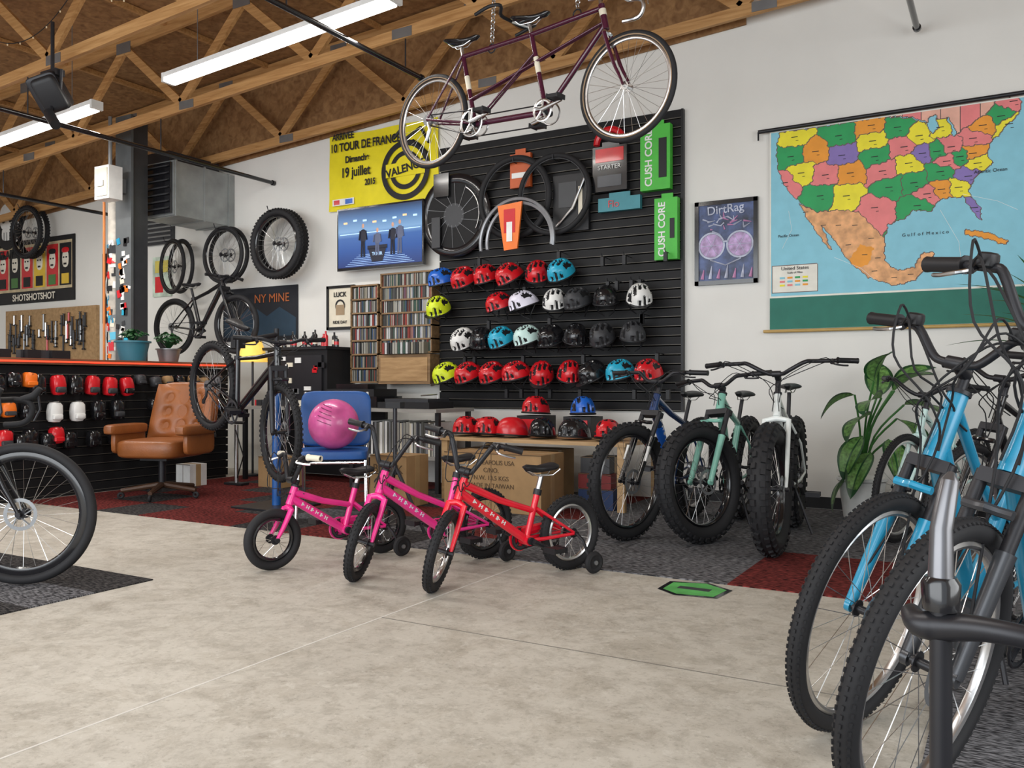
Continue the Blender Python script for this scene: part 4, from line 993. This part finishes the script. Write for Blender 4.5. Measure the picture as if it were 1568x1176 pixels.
def drop(C,mt):
    for s in(-1,1):
        m.curve([C,C+V((0,s*.12,0)),C+V((0,s*.19,0)),C+V((.04,s*.2,0)),C+V((.095,s*.2,-.02)),C+V((.105,s*.2,-.07)),C+V((.07,s*.2,-.12)),C+V((-.04,s*.2,-.125))],.013,mt,8,4)
        h=C+V((.09,s*.2,.01)); m.tube([h,h+V((.03,0,.05))],.014,blkpl,8); m.tube([h+V((.03,0,.04)),h+V((.05,0,-.06))],.005,silver,5)
        m.curve([h+V((.03,0,.05)),h+V((.02,-s*.03,.14)),C+V((.03,s*.02,.1)),HT+V((0,0,.02))],.0025,black,5,5)
m.tube([HT,HT+V((-.02,0,.07)),HT+V((.07,0,.08))],.014,silver,8); drop(HT+V((.08,0,.08)),silver)
C=S2+V((-.17,0,.12)); m.tube([S2+V((-.01,0,.05)),C],.012,silver,8)
for s in(-1,1): m.curve([C,C+V((0,s*.12,.0)),C+V((.05,s*.19,.03)),C+V((-.02,s*.22,.03)),C+V((-.14,s*.22,.0))],.012,blkpl,8,4)
for x,z,zt in((-.28,.77,2.27),(.42,.86,2.32)):
    k=0; zz=z
    m.torus((x,0,z),(0,1,0),.03,.005,satin,16,6)
    while zz<zt-.05: 
        m.torus((x,0,zz+.05),(0,1,0) if k%2 else (1,0,0),.016,.004,silver,12,5,rad_s=1); zz+=.026; k+=1
mt=Matrix.Translation((-2.835,5.035,2.865))@Matrix.Rotation(rad(-8),4,'Z')@Matrix.Rotation(rad(3.2),4,'Y')@Matrix.Translation((0,0,-.34))
m.build('tandem_bicycle',mtx=mt)

for (x,y,z,R,tr,yaw) in[(-11.72,7.05,3.1,.36,.028,0),(-8.66,7.03,2.42,.33,.02,-14),(-7.86,7.05,2.50,.33,.018,0),(-7.02,7.05,2.56,.385,.038,0)]:
    m=M()
    for k,dy in((0,0),(1,-.13)):
        wheel(m,(.05*k,dy,-.02*k),R,tr,black,gloss,satin,28,.02 if tr>.025 else 0,disc=.03,rimd=.014)
    m.tube([(0,.13,R-.05),(0,-.2,R-.05),(0,-.22,R)],.006,satin,6)
    m.build('bicycle_wheel_pair',mtx=Matrix.Translation((x,y-.02,z))@Matrix.Rotation(rad(yaw),4,'Z'))

# ---------------------------------------------------------------- chairs, ball
lea=mat('tan_leather',(.26,.085,.022),.38,nv=.18,ns=6,bump=.15,bs=90); 
m=M()
m.sup((0,0,.42),(.56,.56,.16),lea,.35,28)
nx,nz=40,34; vs=[];fs=[]
for j in range(nz+1):
    for i in range(nx+1):
        u=-1+2*i/nx; w=j/nz
        b=.05*(1-abs(u)**6)*(1-abs(2*w-1)**6)
        tu=min([(u-a)**2*.09+(w-c)**2*.2 for a in(-.5,0,.5) for c in(.25,.5,.75)])
        b-= .04*math.exp(-tu/.0014)
        vs.append((-.28-.12*w+b+.06*u*u,u*.30*(1-.12*w*w),.48+.48*w))
for j in range(nz):
    for i in range(nx): a=j*(nx+1)+i; fs.append([a,a+nx+1,a+nx+2,a+1])
m.add(vs,fs,lea)
m.sup((-.36,0,.72),(.12,.58,.52),lea,.4,24,Matrix.Rotation(rad(-13),3,'Y'))
for s in(-1,1):
    m.sup((.02,s*.33,.58),(.50,.11,.09),lea,.4,20); m.sup((-.02,s*.335,.47),(.42,.06,.2),lea,.4,20)
m.tube([(0,0,.34),(0,0,.1)],.03,satin,12); m.box((0,0,.335),(.25,.25,.03),satin)
cbw=mat('chair_base_wood',(.07,.035,.02),.4)
for k in range(5):
    a=k*1.2566+.3; e=V((.32*math.cos(a),.32*math.sin(a),.07)); m.tube([(0,0,.11),e],[.028,.018],cbw,8)
    m.torus(e-V((0,0,.04)),(math.sin(a),-math.cos(a),0),.018,.012,black,16,8)
m.build('leather_office_chair',mtx=Matrix.Translation((-6.42,5.0,.01))@Matrix.Rotation(rad(-72),4,'Z')@Matrix.Scale(1.03,4))
vb=mat('blue_vinyl',(.015,.09,.32),.4,nv=.1,bump=.08)
m=M(); m.sup((0,0,.43),(.46,.48,.07),vb,.3,24); m.sup((-.24,0,.66),(.06,.50,.40),vb,.3,24,Matrix.Rotation(rad(-10),3,'Y'))
for s in(-1,1):
    m.tube([(.24,s*.23,0),(.2,s*.22,.39),(-.2,s*.22,.40),(-.26,s*.22,.55),(-.31,s*.22,.85)],.012,chrome,8)
    m.tube([(-.30,s*.23,0),(-.14,s*.22,.395)],.012,chrome,8)
m.tube([(.2,-.22,.38),(.2,.22,.38)],.01,chrome,8)
m.build('waiting_chair',mtx=Matrix.Translation((-4.38,4.92,.018))@Matrix.Rotation(rad(-52),4,'Z')@Matrix.Scale(1.08,4))
pb=mat('pink_marbled_ball',(.66,.11,.33),.3,nv=.45,ns=4,coat=.3)
m=M(); m.sup((0,0,0),(.37,.37,.37),pb,1,40)
for k in range(5):
    m.tube([V((.186*math.cos(-.5+t*.12)*math.cos(.2+.18*k-.4*t*.1),.186*math.sin(-.5+t*.12)*1.0*math.cos(.2+.18*k-.04*t),.186*math.sin(.2+.18*k-.04*t))) for t in range(6)],.003,mat('purple_ink',(.2,.02,.1),.4),5)
m.build('exercise_ball',mtx=Matrix.Translation((-4.31,4.84,.705))@Matrix.Rotation(rad(-60),4,'Z'))
m=M(); 
for k in range(3):
    a=k*2.094+.4; m.tube([(-3.52,4.55,.45),(-3.52+.03*math.cos(a),4.55+.03*math.sin(a),.4),(-3.52+.2*math.cos(a),4.55+.2*math.sin(a),.02)],.012,satin,8)
m.tube([(-3.52,4.55,.4),(-3.52,4.55,.85)],.014,satin,8); m.box((-3.52,4.55,.86),(.12,.05,.04),blkpl)
m.build('bicycle_display_stand',origin=(-3.52,4.55,0))
m=M(); m.tube([(-6.6,6.0,.03),(-6.6,6.0,.6)],.02,silver,10); m.tube([(-6.72,6.0,.62),(-6.48,6.0,.62)],.014,blkpl,8); m.box((-6.6,6.0,.02),(.24,.1,.02),blkpl); m.tube([(-6.6,6,.05),(-6.45,5.95,.3),(-6.58,5.97,.55)],.006,black,6); m.build('floor_pump',origin=(-6.6,6,0))

# floor sticker
sg=mat('sticker_green',(.10,.42,.10),.5,nv=.3)
m=M(); pts=[(-.16,-.08),(-.05,-.16),(.15,-.13),(.17,.06),(.02,.16),(-.16,.10)]
m.poly([(-1.33+x,4.08+y,.0018) for x,y in pts],gloss); m.poly([(-1.33+x*.85,4.08+y*.85,.0024) for x,y in pts],sg); m.box((-1.33,4.08,.003),(.16,.05,.001),screwgrey)
m.build('floor_sticker',origin=(-1.33,4.08,.002))

# ---------------------------------------------------------------- plants at right
def leaf(m,base,tip,W,droop=.12,edge=leafd,inner=leafl,roll=0):
    base=V(base);tip=V(tip);d=tip-base; L=d.length; dn=d.normalized()
    side=dn.cross(V((0,0,1))); 
    side=side.normalized() if side.length>.05 else V((1,0,0))
    side=Matrix.Rotation(roll,3,dn)@side
    up=side.cross(dn); n=12; cols=[-1,-.78,-.08,.08,.78,1]; vs=[]; nc=len(cols)
    for i in range(n+1):
        t=i/n; w=W*math.sin(math.pi*min(1,t**.8))**.75*.5
        c=base.lerp(tip,t)+up*(droop*L*math.sin(math.pi*t))
        for k in cols: vs.append(c+side*(k*w)+up*(abs(k)*w*.35))
    fe=[];fi=[]
    for i in range(n):
        for k in range(nc-1):
            f=[i*nc+k,i*nc+k+1,(i+1)*nc+k+1,(i+1)*nc+k]
            (fe if k in(0,2,4) or i>n-3 else fi).append(f)
    m.add(vs,fe,edge); m.add(vs,fi,inner)
m=M(); px,py=-.95,6.85
m.lathe([(0,0),(.13,0),(.17,.3),(.18,.3),(.18,.28),(.155,.26),(0,.26)],(px,py,.008),white,n=24); m.disc((px,py,.265),(0,0,1),.155,mat('soil',(.03,.02,.012),.9))
tg=[(-.98,6.70,.92,-1.20,6.60,.74),(-.93,6.70,.62,-1.04,6.58,.30),(-.97,6.8,.36,-1.12,6.62,.06),(-.85,6.7,1.02,-.70,6.5,1.22),(-.72,6.75,.95,-.44,6.6,1.06),(-.66,6.8,.85,-.34,6.62,.72),(-.87,6.72,.78,-1.0,6.48,.58),(-.70,6.7,.75,-.50,6.5,.50),(-.75,6.7,.6,-.66,6.5,.30),(-.85,6.85,.9,-.86,7.02,1.16),(-.8,6.7,.9,-.88,6.42,.78),(-.75,6.9,.95,-.46,6.98,1.12),(-.88,6.75,.5,-.98,6.5,.18)]
for bx,by,bz,tx,ty,tz in tg:
    m.curve([(px,py,.26),(px+(bx-px)*.3,py+(by-py)*.3,.26+(bz-.26)*.6),(bx,by,bz)],.008,leafg,6,4)
    leaf(m,(bx,by,bz),(tx,ty,tz),.20 if bz>.7 else .17,.12,roll=random.uniform(-.4,.6))
m.build('potted_dieffenbachia',origin=(px,py,0))
m=M(); px,py=.30,6.75
m.lathe([(0,0),(.16,0),(.2,.36),(.21,.36),(.21,.33),(.18,.32),(0,.32)],(px,py,.008),mat('dark_pot',(.05,.05,.055),.5),n=24)
m.tube([(px,py,.3),(px+.02,py,1.25)],.025,mat('cane',(.25,.17,.1),.8),8)
for k in range(56):
    a=random.uniform(0,6.28); z0=1.15+.25*random.random(); L=random.uniform(.4,.75); el=random.uniform(.1,1.3)
    q=V((px+L*math.cos(a)*math.cos(el),min(7.1,py+L*math.sin(a)*math.cos(el)),z0+L*math.sin(el))); leaf(m,(px+.02,py,z0),q,.045,.1,leafg,leafg)
m.build('potted_dracaena',origin=(px,py,0))

# foreground floor stand / post
m=M(); fx,fy=-.09,1.45
gs=mat('stand_grey_steel',(.17,.17,.18),.28,.7)
m.tube([(fx,fy,.02),(fx,fy,.66)],.016,satin,14); m.tube([(fx,fy,.66),(fx,fy,.70),(fx,fy,.71)],[.026,.028,.022],gloss,16)
m.tube([(fx,fy,.70),(fx+.0,fy+.01,.78),(fx+.01,fy+.03,.85),(fx+.012,fy+.04,.862)],[.019,.0165,.0145,.006],gs,14)
bc=V((fx,fy,.635))
m.curve([bc+V((-.045,.03,.01)),bc+V((-.03,.0,.0)),bc,bc+V((.06,-.02,.008)),bc+V((.14,-.02,.0)),bc+V((.24,.02,-.03))],[.014,.02,.024,.018,.016,.015],satin,14,4)
m.tube([(fx-.12,fy+.1,.02),(fx,fy,.1),(fx+.2,fy+.12,.02)],.014,satin,10); m.tube([(fx,fy,.1),(fx+.02,fy-.25,.02)],.014,satin,10)
m.build('bicycle_floor_stand',origin=(fx,fy,0))

# ---------------------------------------------------------------- lights and camera
def area(name,loc,rot,sx,sy,e,col=(1,1,1)):
    l=bpy.data.lights.new(name,'AREA'); l.shape='RECTANGLE'; l.size=sx; l.size_y=sy; l.energy=e; l.color=col
    o=bpy.data.objects.new(name,l); COL.objects.link(o); o.location=loc; o.rotation_euler=rot
area('daylight_fill_behind',(-4.0,-3.0,2.0),(rad(90),0,0),9,3.2,350,(.95,.98,1))  # added area lamp, soft daylight from behind the camera; garage door is made up
area('daylight_fill_side',(3.2,1.5,2.0),(rad(90),0,rad(90)),4,2.6,135,(.95,.98,1))  # added fill lamp in front of the solid right wall, no door there
w=bpy.data.worlds.new('sky'); scene.world=w; w.use_nodes=True
bg=w.node_tree.nodes['Background']; bg.inputs['Color'].default_value=(.86,.93,1,1); bg.inputs['Strength'].default_value=1.15

cd=bpy.data.cameras.new('camera'); cam=bpy.data.objects.new('camera',cd); COL.objects.link(cam)
cam.location=(0,0,1.0); cam.rotation_euler=(rad(90),0,rad(30)); cd.sensor_width=36; cd.lens=36*1320/1568; cd.clip_start=.05
scene.camera=cam
